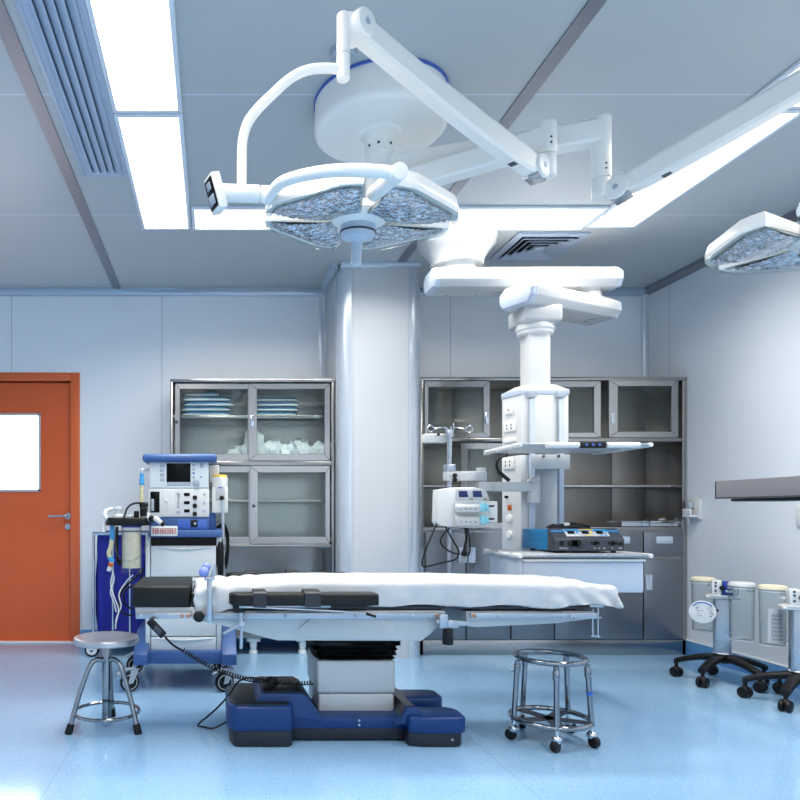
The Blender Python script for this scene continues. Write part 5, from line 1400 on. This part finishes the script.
def bar(a, c, w, h0, h1, name):
    a, c = Vector(a), Vector(c); d = (c-a); L = d.length; d.normalize(); n_ = 10; rings = []
    sd = d.cross(Vector((0, 0, 1))).normalized(); up = sd.cross(d)
    for i in range(n_+1):
        u = i/n_; h_ = h0+(h1-h0)*u
        rings.append([a+d*L*u+sd*x_*w+up*z_*h_ for x_, z_ in ((-1, -.8), (-.8, -1), (.8, -1), (1, -.8), (1, .8), (.8, 1), (-.8, 1), (-1, .8))])
    return B().loft(rings).build(name, M['lamp_white'], ol, sharp=30)
jA, jB = Vector((X(601, 2.655), 2.655, 0)), Vector((X(546.5, 2.555), 2.555, 0))
bar((hx, hy, 2.497), (jA.x, jA.y, 2.493), .038, .045, .043, 'swing_arm')
bar((hx, hy, 2.41), (jB.x, jB.y, 2.41), .036, .043, .043, 'swing_arm')
def joint(j, z0, z1, r, holes):
    q = B().cyl((j.x, j.y, z0), (j.x, j.y, z1), r, seg=28, bev=.004).build('joint_post', M['lamp_white'], ol)
    for zz_ in holes: B().cyl((j.x-.0, j.y-r+.003, zz_), (j.x, j.y-r-.001, zz_), .004).build('screw', M['midgrey'], q)
joint(jA, Z(179, 2.655), Z(118, 2.655), .036, (Z(163, 2.62), Z(168, 2.62)))
joint(jB, Z(155, 2.555), Z(124, 2.555), .036, (Z(136.5, 2.52), Z(142, 2.52)))
def spring_arm(j, zt_, ctr, up_c, name='spring_arm'):
    """knuckle under the post, then the long tapering arm to the upper knuckle"""
    ctr, up_c = Vector(ctr), Vector(up_c); d = (up_c-ctr); L = d.length; d.normalize()
    ax = d.cross(Vector((0, 0, 1))).normalized(); up = ax.cross(d)
    if ax.y > 0: side = -1
    else: side = 1
    kn = B().cyl((j.x, j.y, zt_-.001), (j.x, j.y, ctr.z-.02), .0335, seg=28, bev=.006)
    kn.cyl(ctr-ax*.033, ctr+ax*.033, .044, seg=32, bev=.004)
    k = kn.build('knuckle', M['lamp_white'], ol)
    for s_ in (-1, 1):
        B().cyl(ctr+ax*.032*s_, ctr+ax*.0365*s_, .0415, seg=32, bev=.002).build('knuckle_cap', M['lamp_white'], k)
        B().cyl(ctr+ax*.036*s_, ctr+ax*.0375*s_, .010, seg=16).build('cap_mark', M['grey'], k)
    n_ = 24; rings = []
    for i in range(n_+1):
        u = i/n_
        h_ = .040-.004*u+.005*math.sin(PI*min(1, u*1.4))-(.012*max(0, 1-u/.08) if u < .08 else 0)
        w_ = .026-.002*u; sag = -.012*math.sin(PI*u)
        c = ctr+d*(L*u)+up*sag
        rings.append([c+ax*w_*x_+up*h_*z_ for x_, z_ in ((-1, -.7), (-.72, -1), (.72, -1), (1, -.7), (1, .72), (.78, 1), (-.78, 1), (-1, .72))])
    a_ = B().loft(rings).build(name, M['lamp_white'], ol, sharp=24)
    q = B()
    c = ctr+d*(L*.16)-up*.044
    Mx = Matrix((( d.x, ax.x, up.x, c.x), (d.y, ax.y, up.y, c.y), (d.z, ax.z, up.z, c.z), (0, 0, 0, 1)))
    q.box(-.016, .016, -.014, .014, -.005, .006, .002, M=Mx).build('release_slot', M['midgrey'], a_)
    q = B()
    c = ctr-up*.030; Mx.translation = c
    q.box(-.03, .03, -.028, .028, -.015, .004, .003, M=Mx).build('hinge_plate', M['satin'], k)
    u_ = B().cyl(up_c-ax*.033, up_c+ax*.033, .039, seg=32, bev=.004).build('upper_knuckle', M['lamp_white'], ol)
    for s_ in (-1, 1):
        B().cyl(up_c+ax*.032*s_, up_c+ax*.0365*s_, .0365, seg=32, bev=.002).build('knuckle_cap', M['lamp_white'], u_)
        B().cyl(up_c+ax*.036*s_, up_c+ax*.0375*s_, .010, seg=16).build('cap_mark', M['grey'], u_)
    return d, ax, up
jz = Z(155, 2.555)
uk = P(357.5, 28, 1.92)
d1, ax1, up1 = spring_arm(jB, jz, (X(535.5, 2.53), 2.53, Z(168.5, 2.53)), uk)
HP = petals = None
def petal_poly(a0, half, ri, ro, n=10):
    p = []
    for i in range(n+1): 
        a = a0-half+2*half*i/n; rr_ = min(ro, ro*.915/math.cos(a-a0)); p.append((rr_*math.cos(a), rr_*math.sin(a)))
    hi = half*.72
    for i in range(5):
        a = a0+hi-2*hi*i/4; p.append((ri*math.cos(a), ri*math.sin(a)))
    return p
def lamp_head(c, rot, tilt):
    """five petals round a hub: white shell and rim above, faceted clear field below"""
    Mh = Matrix.Translation(c) @ tilt @ Matrix.Rotation(rot, 4, 'Z')
    hub = B().lathe([(0, .03), (.06, .028), (.085, .018), (.088, 0), (.075, -.018), (.06, -.026), (.05, -.028), (0, -.028)], (0, 0, 0), seg=40)
    bmesh.ops.transform(hub.bm, matrix=Mh, verts=hub.bm.verts)
    hd = hub.build('lamp_head', M['lamp_white'], ol)
    for k in range(4):
        a0 = 2*PI*k/4; half = math.radians(38)
        rings = []
        out = petal_poly(a0, half, .07, .272)
        cx_ = .17*math.cos(a0); cy_ = .17*math.sin(a0)
        def sh(kk, z): return [(cx_+(p[0]-cx_)*kk, cy_+(p[1]-cy_)*kk, z) for p in out]
        q = B().loft([sh(.93, -.012), sh(.985, -.014), sh(1., -.006), sh(1.0, .004), sh(.985, .007), sh(.98, .012), sh(.965, .014), sh(.955, .022), sh(.90, .031), sh(.6, .04), sh(.1, .042)])
        bmesh.ops.transform(q.bm, matrix=Mh, verts=q.bm.verts)
        pt = q.build('petal_shell', M['lamp_white'], hd, sharp=28)
        # faceted underside
        n1, n2 = 22, 16
        def und(u, v):
            a = a0+(half-.02)*(2*v-1); r_ = .075+(min(.272, .272*.915/math.cos(a-a0))-.020-.075)*u
            hh = -.016-.022*math.sin(PI*min(1, u*.92+.06))*math.sin(PI*(v*.9+.05))**.5
            return Vector((r_*math.cos(a), r_*math.sin(a), hh+(.0035*((int(u*n1)+int(v*n2)) % 2))))
        q = B().grid(und, n1, n2); bmesh.ops.transform(q.bm, matrix=Mh, verts=q.bm.verts)
        q.build('lens_field', M['lens'], hd, sharp=12)
        q = B()
        for s_ in (-1, 1):
            a = a0+s_*(half-.012)
            q.tube([(r_*math.cos(a), r_*math.sin(a), -.016) for r_ in (.085, .16, .25)], .004, 6, smooth=2)
        q.tube([(min(.272, .249/math.cos(a-a0))*.965*math.cos(a), min(.272, .249/math.cos(a-a0))*.965*math.sin(a), -.016) for a in [a0-half*.97+2*half*.97*i/12 for i in range(13)]], .009, 8, smooth=1)
        bmesh.ops.transform(q.bm, matrix=Mh, verts=q.bm.verts)
        q.build('clear_rim', M['jar'], hd)
    q = B().lathe([(.05, -.022), (.05, -.042), (.046, -.046), (.049, -.049), (.045, -.062), (.022, -.068), (.016, -.075), (.0135, -.122), (.016, -.133), (.0135, -.139), (0, -.14)], (0, 0, 0), seg=36)
    bmesh.ops.transform(q.bm, matrix=Mh, verts=q.bm.verts)
    q.build('centre_handle', M['lilac'], hd)
    q = B().torus((0, 0, -.0455), .0485, .0028); bmesh.ops.transform(q.bm, matrix=Mh, verts=q.bm.verts); q.build('handle_seal', M['midgrey'], hd)
    return hd
YH = 1.90
hc = Vector((X(359, 1.98), 1.98, Z(216, 1.98)))
# drop tube and yoke of the first head
q = B().cyl(P(343.3, 80.5, YH), P(343.3, 14, YH), .018, seg=26, bev=.005).cyl(P(343.3, 56, YH), P(343.3, 55, YH), .0183).box(X(343, YH), uk.x, YH-.012, YH+.012, uk.z-.022, uk.z+.026, .006)
tb = q.build('yoke_post', M['lamp_white'], ol)
B().cyl(P(343.3, 55.6, YH), P(343.3, 54.9, YH), .0184).build('joint_line', M['grey'], tb)
q = B().tube([P(343, 69.5, YH), P(325, 68.3, YH), P(308, 70, YH), P(291, 78, YH), P(274, 93, YH), P(257, 110, YH), P(247.5, 124, YH), P(242.8, 141, YH), P(242, 160, YH), P(241.8, 188, YH)], .0135, 14)
q.build('yoke_tube', M['lamp_white'], ol)
q = B().cyl(P(222, 193, YH), P(259.5, 194, YH), .0235, seg=26, bev=.003).cyl(P(260.5, 194, YH), P(276, 194.5, YH), .0225, seg=26, bev=.004)
hb_ = q.build('yoke_hub', M['lamp_white'], ol)
c0 = P(215.5, 193.5, YH-.0)
Mx = Matrix.Translation(c0) @ Matrix.Rotation(.35, 4, 'Z') @ Matrix.Rotation(-.28, 4, 'Y')
pn = B().prism([(-.03, -.048), (.03, -.048), (.034, .0), (.03, .048), (-.03, .048), (-.034, 0)], 'x', -.012, .014, .004, M=Mx).build('control_panel', M['lamp_white'], ol)
B().box(-.0145, -.011, -.026, .026, -.040, .040, .002, M=Mx).build('display', M['screen'], pn)
B().box(-.0165, -.0135, -.018, .018, -.03, -.004, .001, M=Mx).box(-.0165, -.0135, -.012, .012, .01, .03, .001, M=Mx).build('touch_keys', M['grey'], pn)
q = B().tube([P(266, 200, YH), P(272, 193, YH-.03), P(281, 183, YH-.08), P(298, 176.5, YH-.14), P(325, 171.5, YH-.20), P(350, 170, YH-.235), P(375, 171, YH-.24), P(397, 173, YH-.24)], .0155, 14)
q.build('yoke_bow', M['lamp_white'], ol)
q = B().cyl(P(400.5, 170.5, YH-.265), P(374, 194, YH-.09), .0205, seg=26, bev=.004).build('bow_pivot', M['lamp_white'], ol)
hd1 = lamp_head(hc, math.radians(43), Matrix.Rotation(math.radians(5), 4, 'X') @ Matrix.Rotation(math.radians(3), 4, 'Y'))
# second arm, reaching out of the picture, with its own head
uk2 = Vector((2.10, 1.87, 2.50))
d2, ax2, up2 = spring_arm(jA, Z(179, 2.655), (X(619.5, 2.62), 2.62, Z(189, 2.62)), uk2)
q = B().cyl((uk2.x+.05, uk2.y-.02, 2.52), (uk2.x+.05, uk2.y-.02, 2.30), .018, seg=26, bev=.005).box(uk2.x, uk2.x+.05, uk2.y-.03, uk2.y-.006, 2.47, 2.52, .006).build('yoke_post', M['lamp_white'], ol)
hc2 = Vector((X(822, 1.95), 1.95, Z(236, 1.95)))
q = B().tube([(uk2.x+.05, 1.85, 2.33), (uk2.x+.12, 1.85, 2.325), (uk2.x+.22, 1.86, 2.25), (uk2.x+.22, 1.87, 2.05), (uk2.x+.16, 1.9, 1.92), (hc2.x+.30, 1.93, hc2.z+.03), (hc2.x+.06, 1.95, hc2.z+.02)], .0135, 14).build('yoke_tube', M['lamp_white'], ol)
lamp_head(hc2, math.radians(166), Matrix.Rotation(math.radians(1), 4, 'X'))
# ------------------------------------------------------------------ camera, world, view
cam = bpy.data.cameras.new('camera'); co = bpy.data.objects.new('camera', cam); COL.objects.link(co)
co.location = (0, 0, EYE); co.rotation_euler = (PI/2, 0, 0)
cam.sensor_width = 36; cam.lens = 36*F/800; cam.shift_x = (400-VX)/800; cam.shift_y = (VY-400)/800
cam.clip_start = .02
SC.camera = co
w = bpy.data.worlds.new('world'); SC.world = w; w.use_nodes = True
w.node_tree.nodes['Background'].inputs[0].default_value = (.75, .85, 1, 1)
w.node_tree.nodes['Background'].inputs[1].default_value = .3
SC.view_settings.view_transform = 'Standard'; SC.view_settings.look = 'None'
SC.view_settings.gamma = 1; SC.view_settings.use_curve_mapping = False
SC.view_settings.exposure = 1.38
SC.cycles.max_bounces = 10; SC.cycles.diffuse_bounces = 6; SC.cycles.glossy_bounces = 4
SC.cycles.transparent_max_bounces = 16; SC.cycles.caustics_reflective = False; SC.cycles.caustics_refractive = False
SC.cycles.use_denoising = True
